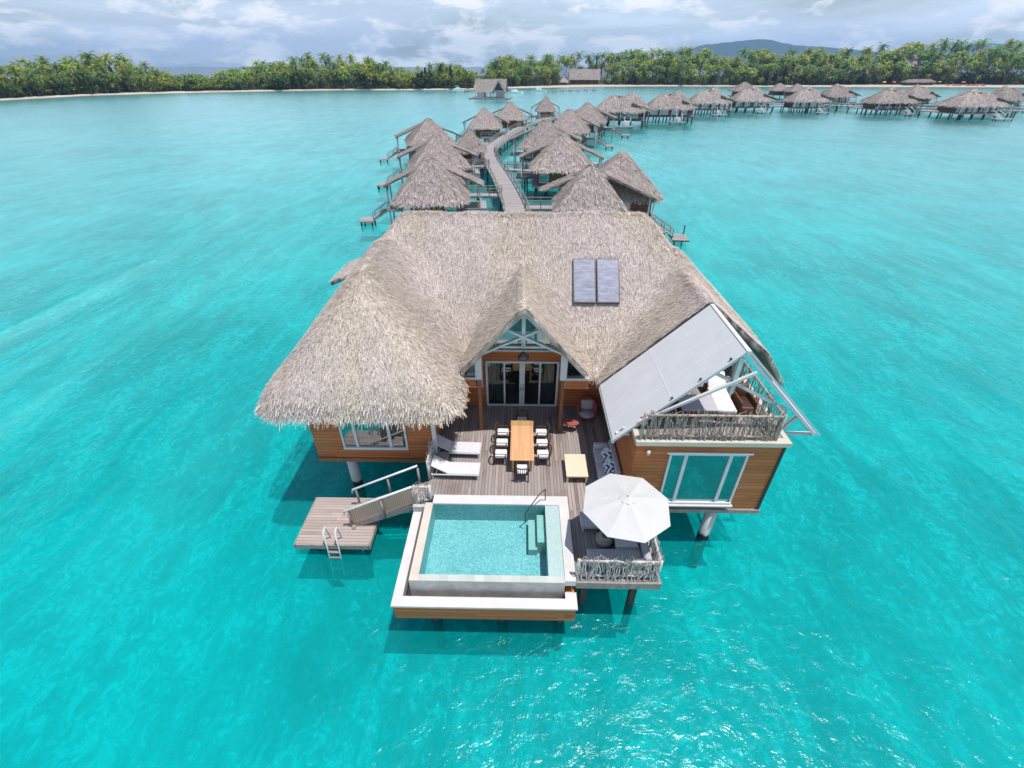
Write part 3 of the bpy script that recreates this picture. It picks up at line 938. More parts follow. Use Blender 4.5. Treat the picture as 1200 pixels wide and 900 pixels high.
# basin: floor, inner walls, ledges
bx0, bx1, by0, by1, zt = -3.30, 1.06, 9.10, 12.12, 2.33
b = MB()
b.span(bx0 - .001, bx1, by0, by1, 1.30, 1.38)
b.span(bx0 - .06, bx0, by0, by1, 1.38, 2.27).span(bx1, bx1 + .06, by0, by1, 1.38, 2.20).span(bx0, bx1, by1, by1 + .06, 1.38, 2.27).span(bx0, bx1, by0 - .06, by0, 1.38, 2.27)
b.build('basin', M['mosaic'], pool)
MB().span(bx0 - .3, bx0, by0 - .24, by1 + .06, 2.27, zt).build('side_coping', M['stone_beige'], pool)
MB().span(bx0, bx1 + .54, by0 - .24, by0, 2.27, zt - .005).build('front_coping', M['coping_front'], pool)
MB().span(bx1, bx1 + .54, by0, by1, 2.20, 2.315).build('bench_ledge', M['ledge'], pool)
MB().span(bx0 - .02, bx1 + .9, by1, by1 + .44, 2.27, zt + .03).build('rear_coping', M['stone'], pool)
MB().span(bx1 + .54, bx1 + .9, by0 - .2, by1, 2.1, zt + .03).build('deck_side_coping', M['stone'], pool)
MB().span(bx0 + .0, bx1 + .0, by0 + .0, by1 - .0, 2.26, 2.27)
wt = MB().add([(bx0, by0, 2.305), (bx1, by0, 2.305), (bx1, by1, 2.305), (bx0, by1, 2.305)], [(0, 1, 2, 3)])
wt.build('water', M['pool_water'], pool)
# outside faces and overflow trough
b = MB()
b.span(bx0 - .3, bx1 + .54, by0 - .24, by0 - .07, 1.25, 2.268).span(bx0 - .3, bx0 - .07, by0 - .07, by1, 1.25, 2.268)
b.build('spill_wall', M['stone_grey'], pool)
MB().span(-3.86, 1.66, 8.58, 8.86, 1.11, 1.25).span(-3.86, bx0 - .3, 8.86, 12.2, 1.11, 1.25).build('trough_floor', M['stone_grey'], pool)
b = MB().span(-4.14, 2.0, 8.26, 8.62, 1.72, 1.80).span(-4.14, -3.82, 8.62, 12.15, 1.72, 1.80).span(1.62, 2.0, 8.62, 8.85, 1.72, 1.80)
b.build('rim', M['stone'], pool)
MB().span(-4.09, 1.95, 8.31, 8.58, 1.0, 1.72).span(-4.09, -3.86, 8.58, 12.3, 1.0, 1.72).span(1.66, 1.95, 8.58, 12.3, 1.0, 1.72).build('timber_skirt', M['wall'], pool)
MB().span(-3.85, 1.65, 8.6, 12.5, 1.02, 1.1).build('underside', M['pile_dark'], pool)
MB().span(-3.86, 1.66, 8.58, 8.61, 1.25, 1.72).span(-3.86, -3.83, 8.61, 12.15, 1.25, 1.72).span(1.635, 1.66, 8.61, 8.86, 1.25, 1.72).build('trough_lining', M['stone_grey'], pool)
MB().span(-4.14, -3.62, 12.15, 12.6, 1.5, 2.1).build('corner_block', M['stone_grey'], pool)
for (a, c, z) in ((.42, .74, 1.72), (.74, 1.06, 2.02)):
    MB().span(a, c, 10.55 + .1 * (z > 2), 11.9, 1.38, z).build('step', M['mosaic_pale'], pool)
MB().tube([(1.08, 12.35, 2.36), (1.06, 12.32, 3.0), (.86, 12.1, 3.05), (.30, 11.75, 2.3), (.29, 11.74, 1.75)], .022, 8).build('handrail', M['dark_metal'], pool)
for x in (-2.9, -.5, 1.55):
    for y in (8.95, 11.6):
        MB().tube([(x, y, -2.2), (x, y, .92)], .19, 10).build('pile', M['pile_dark'], pool)


# ================================================================== DRIFTWOOD RAILINGS
def drift_rail(name, label, cat, p, q, h, seed, dens=11, mat='drift', lean=.10):
    rng = random.Random(seed)
    p = Vector(p); q = Vector(q); d = q - p; L = d.length; a = d.normalized(); nrm = Vector((-a.y, a.x, 0))
    t = thing(name, label, cat, (p + q) / 2)
    r = MB()
    r.tube([p + Vector((0, 0, h - .08)), (p + q) / 2 + Vector((0, 0, h - .06)), q + Vector((0, 0, h - .08))], .045, 7)
    r.build('rail', M[mat], t)
    MB().tube([p + Vector((0, 0, .14)), q + Vector((0, 0, .16))], .04, 6).build('rail', M[mat], t)
    for e in (p, q): MB().tube([e, e + Vector((0, 0, h))], .06, 8).build('post', M[mat], t)
    s = MB()
    n = int(L * dens)
    for i in range(n):
        u = (i + rng.random()) / n
        o = p + d * u + nrm * rng.choice([-.06, .06])
        pts = []
        sw = rng.uniform(-lean, lean) * 1.6; amp = rng.uniform(.02, .07); ph = rng.uniform(0, 6)
        for k in range(6):
            v = k / 5
            pts.append(o + a * (sw * v + amp * math.sin(ph + v * rng.uniform(4, 7))) + nrm * rng.uniform(-.03, .03) + Vector((0, 0, .02 + v * (h + rng.uniform(-.08, .14)))))
        r0 = rng.uniform(.014, .027)
        s.tube(pts, [r0, r0, r0 * .9, r0 * .85, r0 * .7, r0 * .5], 5)
        if rng.random() < .35:
            k = rng.randrange(2, 4)
            s.tube([pts[k], pts[k] + a * rng.uniform(-.2, .2) + Vector((0, 0, .25)), pts[k] + a * rng.uniform(-.35, .35) + Vector((0, 0, .5))], [r0 * .7, r0 * .6, r0 * .35], 4)
    s.build('driftwood_sticks', M[mat], t)
    return t
drift_rail('driftwood_railing', 'bleached driftwood railing along the front of the low seating deck right of the pool', 'railing', (2.02, 9.14, 2.2), (4.68, 9.14, 2.2), 1.0, 1, 26)
drift_rail('driftwood_railing', 'short driftwood railing on the water side of the low seating deck beside the umbrella', 'railing', (4.68, 9.3, 2.2), (4.68, 12.1, 2.2), 1.0, 2, 22)
drift_rail('driftwood_railing', 'driftwood railing across the front of the upper balcony under the canvas awning', 'railing', (4.28, 12.34, 5.62), (8.98, 12.34, 5.62), 1.12, 3, 17, 'drift_brown')
drift_rail('driftwood_railing', 'driftwood railing along the open right side of the upper balcony', 'railing', (8.98, 12.5, 5.62), (8.98, 16.5, 5.62), 1.12, 4, 12, 'drift_brown')
drift_rail('driftwood_railing', 'small bundle of driftwood railing at the head of the stairs by the pool corner', 'railing', (-4.02, 12.36, 2.12), (-3.42, 12.36, 2.12), .95, 5, 22)
drift_rail('driftwood_railing', 'rough driftwood railing between the loungers and the left room of the villa', 'railing', (-3.68, 13.55, 2.2), (-3.72, 14.7, 2.2), 1.05, 6, 18)

# ================================================================== STAIRS, SWIM PLATFORM, LADDER
st = thing('staircase', 'timber stairs with reed panel leading down from the deck to the swim platform', 'stairs', (-5.4, 12.85, .6))
s0, s1 = Vector((-3.7, 0, 2.16)), Vector((-7.0, 0, .68))
b = MB()
for i in range(8):
    p = s0.lerp(s1, (i + .5) / 8)
    b.span(p.x - .2, p.x + .2, 12.44, 13.34, p.z - .03, p.z + .02)
b.build('treads', M['deck_x'], st)
b = MB()
for y in (12.38, 13.4): b.beam((s0.x, y, s0.z - .12), (s1.x, y, s1.z - .10), .07, .28)
b.build('stringer', M['grey_wood'], st)
for y, fill in ((12.32, True), (13.46, False)):
    rr = MB().tube([(s0.x - .4, y, s0.z + .88), (s1.x - .02, y, s1.z + .90), (s1.x - .05, y, s1.z + .72)], .045, 8).build('handrail', M['truss_pale'], st)
    for u in (.12, .52, .96):
        p = s0.lerp(s1, u); MB().tube([(p.x, y, p.z - .2), (p.x, y, p.z + .9)], .05, 8).build('post', M['grey_wood'], st)
    if fill:
        MB().plate([(s0.x - .3, y + .03, s0.z - .02), (s1.x + .1, y + .03, s1.z + .0), (s1.x + .1, y + .03, s1.z + .82), (s0.x - .3, y + .03, s0.z + .82)], (0, -1, 0), .02).build('reed_panel', M['reed'], st)
MB().tube([(-6.72, 12.2, -2.0), (-6.76, 12.22, .6), (-6.74, 12.22, .8)], .09, 8).build('pile', M['grey_wood'], st)
pl = thing('swim_platform', 'small square timber swim platform low over the water at the foot of the stairs', 'platform', (-7.4, 12.6, .4))
MB().span(-8.88, -5.95, 11.45, 13.85, .53, .64).build('planking', M['deck_x'], pl)
MB().span(-8.9, -5.93, 11.38, 11.45, .40, .63).span(-8.95, -8.88, 11.38, 13.85, .40, .63).span(-5.95, -5.88, 11.38, 13.85, .40, .63).build('edge_beam', M['grey_wood'], pl)
for (x, y) in ((-8.4, 11.9), (-6.35, 11.75), (-8.4, 13.4), (-6.4, 13.4)):
    MB().tube([(x, y, -2.2), (x, y, .53)], .12, 8).build('pile', M['grey_wood'], pl)
ld = thing('boarding_ladder', 'pale swim ladder hooked on the front edge of the swim platform', 'ladder', (-7.35, 11.3, .3))
for x in (-7.58, -7.12): MB().tube([(x, 11.75, .66), (x, 11.62, 1.45), (x, 11.40, 1.42), (x, 11.33, .6), (x, 11.12, -.9)], .032, 8).build('rail', M['truss_pale'], ld)
for z in (.32, .05, -.25, -.55): MB().span(-7.56, -7.14, 11.2 + z * .15, 11.3 + z * .15, z - .02, z + .02).build('rung', M['grey_wood'], ld)


# ================================================================== FURNITURE
def put(o, name, mb, mat, label=None): return mb.build(name, mat, o, label)
ZD = 2.2
# dining table
tb = thing('dining_table', 'long honey coloured teak dining table in the middle of the deck', 'table', (.16, 15.25, ZD))
put(tb, 'tabletop', MB().span(-.34, .66, 13.95, 16.2, ZD + .71, ZD + .75, .012), M['teak'])
put(tb, 'end_leaf', MB().span(-.36, .68, 16.205, 16.56, ZD + .71, ZD + .752, .012), boards('worn teak', (.42, .25, .10), .11, 'x', .04, .2, .5, 'y'))
put(tb, 'apron', MB().span(-.26, .58, 14.05, 16.45, ZD + .62, ZD + .705), M['teak'])
for x in (-.22, .54):
    for y in (14.1, 16.4): put(tb, 'leg', MB().span(x - .05, x + .05, y - .05, y + .05, ZD, ZD + .62, .008), M['teak'])


def dining_chair(name, label, group):
    c = thing(name, label, 'chair', (0, 0, 0), group)          # faces +y
    put(c, 'seat_cushion', MB().span(-.25, .25, -.24, .27, .41, .50, .03), M['cushion'])
    put(c, 'seat_frame', MB().span(-.25, .25, -.25, .25, .36, .405, .01), M['dark_frame'])
    for x in (-.24, .24):
        put(c, 'leg', MB().beam((x, .22, 0), (x, .22, .64), .045, .045), M['dark_frame'])
        put(c, 'leg', MB().beam((x * 1.02, -.30, 0), (x, -.24, .62), .045, .045), M['dark_frame'])
        put(c, 'armrest', MB().span(x - .02, x + .02, -.26, .22, .63, .655, .008), M['dark_frame'])
    pts = [(.27 * math.sin(a), -.22 - .12 * math.cos(a), .80) for a in [(-PI / 2 + PI * k / 10) for k in range(11)]]
    bk = MB()
    bk.tube(pts, .03, 6)
    for k in range(1, 10, 1):
        bk.tube([(pts[k][0] * .93, pts[k][1] + .03, .42), pts[k]], .013, 5)
    put(c, 'backrest', bk, M['dark_frame'])
    return c
proto = dining_chair('dining_chair', 'white cushioned dining chair at the pool end of the teak table', 'dining chairs around the teak table')
sets = [(.18, 13.72, 0, None),
        (.16, 16.92, PI, 'dark dining chair at the far end of the table, facing the pool'),
        (-.72, 16.05, -PI / 2, 'dining chair on the left side of the table, farthest from the pool'),
        (-.74, 15.35, -PI / 2, 'dining chair in the middle of the left side of the table'),
        (-.76, 14.65, -PI / 2, 'dining chair on the left side of the table, closest to the pool'),
        (1.06, 16.05, PI / 2, 'dining chair on the right side of the table, farthest from the pool'),
        (1.07, 15.35, PI / 2, 'dining chair in the middle of the right side of the table'),
        (1.08, 14.65, PI / 2, 'dining chair on the right side of the table, closest to the pool')]
for x, y, rz, lb in sets:
    if lb is None:
        proto.location = (x, y, ZD); proto.rotation_euler.z = rz
    else:
        dup(proto, (x, y, ZD), rz, 1, lb)


def sun_lounger(name, label, group):
    c = thing(name, label, 'sun lounger', (0, 0, 0), group)    # head at -x
    put(c, 'sling_seat', MB().span(-.35, .98, -.33, .33, .29, .33, .012), M['sling'])
    put(c, 'sling_back', MB().plate([(-.35, -.33, .335), (-.35, .33, .335), (-.97, .33, .72), (-.97, -.33, .72)], (-.53, 0, -.85), .035), M['sling'])
    fr = MB()
    for y in (-.355, .355): fr.span(-.98, 1.0, y - .02, y + .02, .25, .30)
    fr.span(-.98, -.94, -.335, .335, .25, .30).span(.96, 1.0, -.335, .335, .25, .29)
    for y in (-.3, .3): fr.beam((-.8, y, .27), (-.72, y, .54), .025, .025)
    put(c, 'frame', fr, M['white'])
    for x in (-.93, .93):
        for y in (-.34, .34): put(c, 'leg', MB().span(x - .025, x + .025, y - .025, y + .025, 0, .25), M['white'])
    return c
lg = sun_lounger('sun_lounger', 'pale sling sun lounger closer to the pool, back raised', 'sun loungers on the deck')
lg.location = (-2.6, 13.88, ZD); lg.rotation_euler.z = R(-1)
dup(lg, (-2.66, 15.18, ZD), R(-2), 1, 'pale sling sun lounger nearer the house, behind the first one')
p = thing('side_table', 'small round wicker side table standing between the two sun loungers', 'side table', (-3.22, 14.55, ZD))
put(p, 'base', MB().lathe([(0, 0), (.17, 0), (.2, .2), (.17, .36), (0, .36)], (-3.22, 14.55, ZD), 18), M['wicker'])
put(p, 'top', MB().lathe([(0, .36), (.24, .36), (.24, .40), (0, .40)], (-3.22, 14.55, ZD), 18, False), M['grey_wood'])

# coffee table
p = thing('coffee_table', 'low square slatted coffee table in pale teak in front of the grey sofa', 'coffee table', (2.42, 14.08, ZD))
put(p, 'top', MB().span(1.98, 2.88, 13.42, 14.74, ZD + .34, ZD + .40, .01), M['teak_pale'])
put(p, 'apron', MB().span(2.03, 2.83, 13.47, 14.69, ZD + .26, ZD + .338), M['teak_pale'])
for x in (2.04, 2.82):
    for y in (13.48, 14.68): put(p, 'leg', MB().span(x - .04, x + .04, y - .04, y + .04, ZD, ZD + .335), M['teak_pale'])

# grey sofa against the right room's side wall
p = thing('outdoor_sofa', 'light grey two seat sofa against the orange timber wall, with cushions', 'sofa', (3.72, 14.3, ZD))
put(p, 'base', MB().span(3.3, 4.16, 13.32, 15.3, ZD + .06, ZD + .24, .02), M['cushion_lilac'])
for y0, y1 in ((13.36, 14.20), (14.22, 15.06)): put(p, 'seat_cushion', MB().span(3.28, 3.92, y0, y1, ZD + .245, ZD + .42, .05), M['cushion_grey'])
put(p, 'backrest', MB().span(3.93, 4.17, 13.32, 15.3, ZD + .245, ZD + .78, .06), M['cushion_grey'])
put(p, 'armrest', MB().span(3.3, 3.92, 15.08, 15.3, ZD + .245, ZD + .62, .05), M['cushion_grey'])
for i, (y, mt, lb, z, tilt) in enumerate(((14.72, 'pale_pillow', 'pale chevron throw pillow at the house end of the sofa', .56, -.5), (14.38, 'blue', 'navy chevron throw pillow next to the pale one on the sofa', .58, -.55), (14.04, 'pale_pillow', 'pale chevron throw pillow between the two navy ones', .56, -.5), (13.74, 'blue', 'navy chevron throw pillow at the umbrella end of the sofa', .56, -.55))):
    me = MB()
    n = 9
    vs = []; fs = []
    for sgn in (1, -1):
        for a in range(n):
            for c in range(n):
                u = a / (n - 1) * 2 - 1; v = c / (n - 1) * 2 - 1
                tk = .07 * ((1 - u * u) * (1 - v * v)) ** .45
                vs.append((sgn * tk, u * .25 * (1 - .06 * (1 - v * v)), v * .25 * (1 - .06 * (1 - u * u))))
    for k in range(2):
        for a in range(n - 1):
            for c in range(n - 1):
                i0 = k * n * n + a * n + c
                fs.append((i0, i0 + 1, i0 + n + 1, i0 + n))
    me.add(vs, fs, True)
    o = me.build('throw_pillow', M[mt])
    tag(o, lb, 'pillow', 'throw pillows on the sofa')
    o.location = (3.74, y, ZD + z); o.rotation_euler = (.35 * (1 if i % 2 else -1), -tilt * 1.5, .1)

# red lounge chair and side table by the wall
p = thing('lounge_chair', 'rounded red cord lounge chair with a grey cushion in the shade by the house', 'chair', (3.3, 17.7, ZD))
sh = MB()
vs = []; fs = []
na, nz = 17, 5
for i in range(na):
    a = R(-20) + R(220) * i / (na - 1)
    hgt = .30 + .42 * math.sin(PI * i / (na - 1)) ** .8
    for k in range(nz):
        t = k / (nz - 1); rr = .34 + .12 * t
        vs.append((3.3 + rr * math.cos(a), 17.7 + rr * .95 * math.sin(a), ZD + .28 + hgt * t))
for i in range(na - 1):
    for k in range(nz - 1): fs.append((i * nz + k, (i + 1) * nz + k, (i + 1) * nz + k + 1, i * nz + k + 1))
sh.add(vs, fs, True)
shell = put(p, 'shell', sh, M['red'])
md = shell.modifiers.new('t', 'SOLIDIFY'); md.thickness = .05
put(p, 'seat_cushion', MB().lathe([(0, .33), (.36, .33), (.40, .38), (.38, .45), (0, .47)], (3.3, 17.64, ZD), 20), M['cushion_lilac'])
put(p, 'back_cushion', MB().box((3.3, 17.95, ZD + .68), (.62, .16, .5), Matrix.Rotation(R(-14), 4, 'X'), .07), M['cushion_lilac'])
put(p, 'seat_ring', MB().lathe([(.2, .25), (.37, .27), (.38, .33), (.2, .33)], (3.3, 17.66, ZD), 20), M['red'])
for a in (45, 135, 225, 315):
    put(p, 'leg', MB().tube([(3.3 + .26 * math.cos(R(a)), 17.66 + .26 * math.sin(R(a)), ZD + .27), (3.3 + .36 * math.cos(R(a)), 17.66 + .36 * math.sin(R(a)), ZD)], .02, 6), M['post_wood'])
p = thing('side_table', 'small red oval side table in front of the red lounge chair', 'side table', (2.52, 16.82, ZD))
put(p, 'top', MB().add(*(lambda n: ([(2.52 + .32 * math.cos(2 * PI * k / n), 16.82 + .2 * math.sin(2 * PI * k / n), ZD + z) for z in (.40, .44) for k in range(n)], [tuple(range(n, 2 * n)), tuple(range(n - 1, -1, -1))] + [(k, (k + 1) % n, n + (k + 1) % n, n + k) for k in range(n)]))(24)), M['red'])
for a in (30, 150, 270): put(p, 'leg', MB().tube([(2.52 + .18 * math.cos(R(a)), 16.82 + .12 * math.sin(R(a)), ZD + .4), (2.52 + .26 * math.cos(R(a)), 16.82 + .18 * math.sin(R(a)), ZD)], .018, 6), M['red'])

# umbrella
ux, uy, uz, ur = 3.62, 10.45, ZD + 2.12, 1.50
um = thing('patio_umbrella', 'large white octagonal umbrella open over the low seating by the pool', 'umbrella', (ux, uy, ZD))
n = 8; rot = R(12)
vs = [(ux, uy, uz + .42)]; fs = []
rings = 5
for k in range(1, rings + 1):
    t = k / rings
    for j in range(16):
        a = rot + 2 * PI * j / 16
        rr = ur * t * (1.0 if j % 2 == 0 else math.cos(PI / 8))
        vs.append((ux + rr * math.cos(a), uy + rr * math.sin(a), uz + .42 * (1 - t) ** 1.0 + (.0 if j % 2 == 0 else -.035 * math.sin(PI * t)) ))
for j in range(16): fs.append((0, 1 + j, 1 + (j + 1) % 16))
for k in range(rings - 1):
    for j in range(16):
        a = 1 + k * 16 + j; c = 1 + k * 16 + (j + 1) % 16
        fs.append((a, a + 16, c + 16, c))
cm = MB().add(vs, fs, False)
cn = put(um, 'canopy', cm, M['umbrella'])
md = cn.modifiers.new('t', 'SOLIDIFY'); md.thickness = .02
put(um, 'vent_cap', MB().lathe([(0, .47), (.03, .46), (.26, .375), (.27, .36)], (ux, uy, uz - .02), 8, False), M['umbrella'])
put(um, 'pole', MB().tube([(ux, uy, ZD + .1), (ux, uy, uz + .46)], .03, 10), M['metal'])
put(um, 'base', MB().lathe([(0, 0), (.32, 0), (.32, .08), (.06, .12), (.045, .3), (0, .3)], (ux, uy, ZD), 20), M['dark_metal'])
for j in range(8):
    a = rot + 2 * PI * j / 8
    put(um, 'rib', MB().tube([(ux, uy, uz + .36), (ux + ur * .98 * math.cos(a), uy + ur * .98 * math.sin(a), uz - .02)], .012, 5), M['metal'])

# low seating under the umbrella
p = thing('chaise_lounge', 'grey upholstered chaise partly under the umbrella, next to the pool rim', 'chaise', (2.9, 11.3, ZD))
put(p, 'mattress', MB().span(2.32, 3.7, 10.98, 11.62, ZD + .26, ZD + .42, .04), M['cushion_lilac'])
put(p, 'frame', MB().span(2.35, 3.68, 11.0, 11.6, ZD + .18, ZD + .258), M['cushion_lilac'])
for x in (2.42, 3.6):
    for y in (11.05, 11.55): put(p, 'leg', MB().span(x - .03, x + .03, y - .03, y + .03, ZD, ZD + .18), M['white'])
p = thing('pouf', 'round grey woven pouf on the low deck at the edge of the umbrella', 'pouf', (3.12, 10.55, ZD))
pm = []
for k in range(13):
    a = -PI / 2 + PI * k / 12; pm.append((.04 + .27 * math.cos(a) * (1 + .05 * (k % 2)), .2 + .2 * math.sin(a)))
put(p, 'body', MB().lathe(pm, (3.12, 10.55, ZD), 22, False), M['wicker'])
p = thing('corner_sofa', 'grey L shaped low sofa behind the driftwood railing under the umbrella', 'sofa', (3.5, 9.7, ZD))
put(p, 'seat', MB().span(2.42, 4.28, 9.42, 10.02, ZD + .12, ZD + .40, .05), M['cushion_lilac'])
put(p, 'return_seat', MB().span(3.46, 4.28, 10.03, 11.6, ZD + .12, ZD + .40, .05), M['cushion_lilac'])
put(p, 'backrest', MB().span(4.29, 4.52, 9.42, 11.6, ZD + .12, ZD + .66, .05), M['cushion_lilac'])
put(p, 'seat_cushion', MB().span(3.46, 4.2, 10.05, 10.8, ZD + .405, ZD + .50, .04), M['cushion_grey'])

# balcony furniture
p = thing('balcony_daybed', 'white mattress daybed on the upper balcony under the canvas awning', 'daybed', (8.0, 14.3, 5.6))
put(p, 'mattress', MB().box((7.65, 14.15, 6.0), (.70, 1.5, .16), R(-4), .04), M['cushion'])
put(p, 'headrest', MB().box((7.77, 15.22, 6.2), (.70, .75, .14), Matrix.Rotation(R(-4), 4, 'Z') @ Matrix.Rotation(R(32), 4, 'X'), .04), M['cushion'])
put(p, 'base', MB().box((7.7, 14.4, 5.75), (.66, 2.1, .3), R(-4), .02), M['wicker_brown'])
p = thing('wicker_armchair', 'dark brown wicker armchair beside the white daybed on the upper balcony', 'chair', (8.9, 14.2, 5.6))
for (a, b_, c, d, e_, f) in ((8.30, 8.76, 13.75, 14.5, 5.62, 5.95),): put(p, 'seat', MB().span(a, b_, c, d, e_, f, .05), M['wicker_brown'])
put(p, 'backrest', MB().span(8.30, 8.76, 14.505, 14.68, 5.62, 6.45, .06), M['wicker_brown'])
put(p, 'armrest', MB().span(8.22, 8.295, 13.75, 14.66, 5.62, 6.18, .03), M['wicker_brown'])
put(p, 'armrest', MB().span(8.765, 8.84, 13.75, 14.66, 5.62, 6.18, .03), M['wicker_brown'])
p = thing('storage_chest', 'low brown wicker chest on the left of the white daybed on the balcony', 'chest', (6.6, 13.9, 5.6))
put(p, 'body', MB().span(6.0, 7.3, 13.45, 14.4, 5.62, 6.0, .03), M['wicker_brown'])
put(p, 'lid', MB().span(5.97, 7.33, 13.42, 14.43, 6.005, 6.07, .02), M['cushion_lilac'])
# lantern hanging in the porch truss
p = thing('hanging_lantern', 'dark lantern hanging from the middle of the porch truss above the door', 'lantern', (.17, 16.55, 6.4))
put(p, 'shade', MB().lathe([(0, .30), (.06, .28), (.24, .06), (.24, 0), (.2, 0), (.05, .22), (0, .22)], (.17, 16.55, 6.32), 14), M['dark_metal'])
put(p, 'cord', MB().tube([(.17, 16.55, 6.6), (.17, 16.55, 7.05)], .012, 5), M['dark_metal'])
put(p, 'bulb', MB().lathe([(0, -.02), (.05, .02), (.07, .1), (.03, .2), (0, .22)], (.17, 16.55, 6.33), 10), M['white'])


# ================================================================== BUNGALOWS OVER THE LAGOON
def stairs_and_platform(o, side, y, mat_deck, mat_rail):
    """steps from the side deck down to a small landing; side -1 is left"""
    s = side
    b = MB()
    for i in range(6):
        u = (i + .5) / 6; b.span(min(s * (5.9 + 1.7 * u), s * (6.25 + 1.7 * u)), max(s * (5.9 + 1.7 * u), s * (6.25 + 1.7 * u)), y - .5, y + .5, 1.78 - 1.15 * u, 1.84 - 1.15 * u)
    for q in (-.58, .58): b.beam((s * 5.8, y + q, 1.7), (s * 7.8, y + q, .5), .07, .2)
    b.build('steps', mat_deck, o)
    r = MB()
    for q in (-.6, .6):
        r.tube([(s * 5.7, y + q, 2.75), (s * 7.7, y + q, 1.5)], .05, 5)
        r.tube([(s * 5.7, y + q, 2.3), (s * 7.7, y + q, 1.05)], .03, 5)
        for u in (0, .5, 1): r.tube([(s * (5.7 + 2.0 * u), y + q, 1.7 - 1.2 * u), (s * (5.7 + 2.0 * u), y + q, 2.75 - 1.25 * u)], .05, 5)
    r.build('railing', mat_rail, o)
    p = MB().span(min(s * 7.7, s * 9.4), max(s * 7.7, s * 9.4), y - 1.1, y + 1.1, .42, .58)
    p.build('landing', mat_deck, o)
    for (dx, dy) in ((7.9, -.9), (9.2, -.9), (7.9, .9), (9.2, .9)):
        MB().tube([(s * dx, y + dy, -.7), (s * dx, y + dy, .42)], .1, 6).build('pile', M['pile_dark'], o)


def deck_and_piles(o, x0, x1, y0, y1, nx, ny):
    MB().span(x0, x1, y0, y1, 1.66, 1.9).build('deck', M['walk'], o)
    for i in range(nx):
        for j in range(ny):
            x = x0 + .5 + (x1 - x0 - 1) * i / (nx - 1); y = y0 + .5 + (y1 - y0 - 1) * j / (ny - 1)
            MB().tube([(x, y, -.6), (x, y, 1.66)], .15, 7).build('pile', M['pile_dark'], o)


def bungalow_pyramid(name, label, group):
    o = thing(name, label, 'bungalow', (0, 0, 0), group)
    w1 = Wing(-4.2, 4.2, -4.2, 4.2, hip(-4.3, 4.3, -4.3, 4.3, 4.0, 1.13), 'flrb', .75, 1.1, .06)
    w2 = Wing(-3.5, 3.5, 4.0, 9.6, hip(-3.5, 3.5, 2.6, 9.6, 4.0, 1.05), 'lrb', .5, 0, .05)
    link('roof', make_thatch('roof', [w1, w2], 70, (.6, .10, .08), PAL_FAR, M['thatch_far'], 21, .4, .25, (0, 0, 0), 12, hang=(.25, .5)), o)
    w3 = Wing(-5.9, 5.9, 2.4, 5.6, hip(-5.9, 5.9, 2.4, 5.6, 4.75, .47, None, 'lr'), '', .2, 0, .03)
    link('cross_roof', make_thatch('cross_roof', [w3], 70, (.6, .10, .05), PAL_FAR, M['thatch_far'], 22, .4, .22), o)
    b = MB().span(-3.2, 3.2, -3.2, 3.2, 1.905, 4.8).span(-2.7, 2.7, 3.2, 8.6, 1.905, 4.6)
    b.build('wall', M['wall_dark'], o)
    MB().span(-3.0, -2.2, -3.27, -3.2, 1.95, 4.0).build('door', M['truss_pale'], o)
    f = MB().span(1.7, 2.9, -3.26, -3.2, 2.3, 3.4).build('window', M['truss'], o)
    MB().span(1.8, 2.8, -3.28, -3.262, 2.4, 3.3).build('pane', M['glass_teal'], f)
    deck_and_piles(o, -3.9, 3.9, -3.7, 9.0, 3, 3)
    MB().span(-5.9, -3.9, 2.4, 6.4, 1.66, 1.88).build('side_deck', M['walk'], o)
    MB().span(3.9, 6.4, 2.4, 6.4, 1.66, 1.88).build('side_deck', M['walk'], o)
    for x in (-5.6, 5.6):
        for y in (2.7, 5.3): MB().tube([(x, y, -2.2), (x, y, 4.75)], .1, 6).build('awning_post', M['truss'], o)
    stairs_and_platform(o, -1, 1.2 + 2.0, M['walk'], M['grey_wood'])
    return o


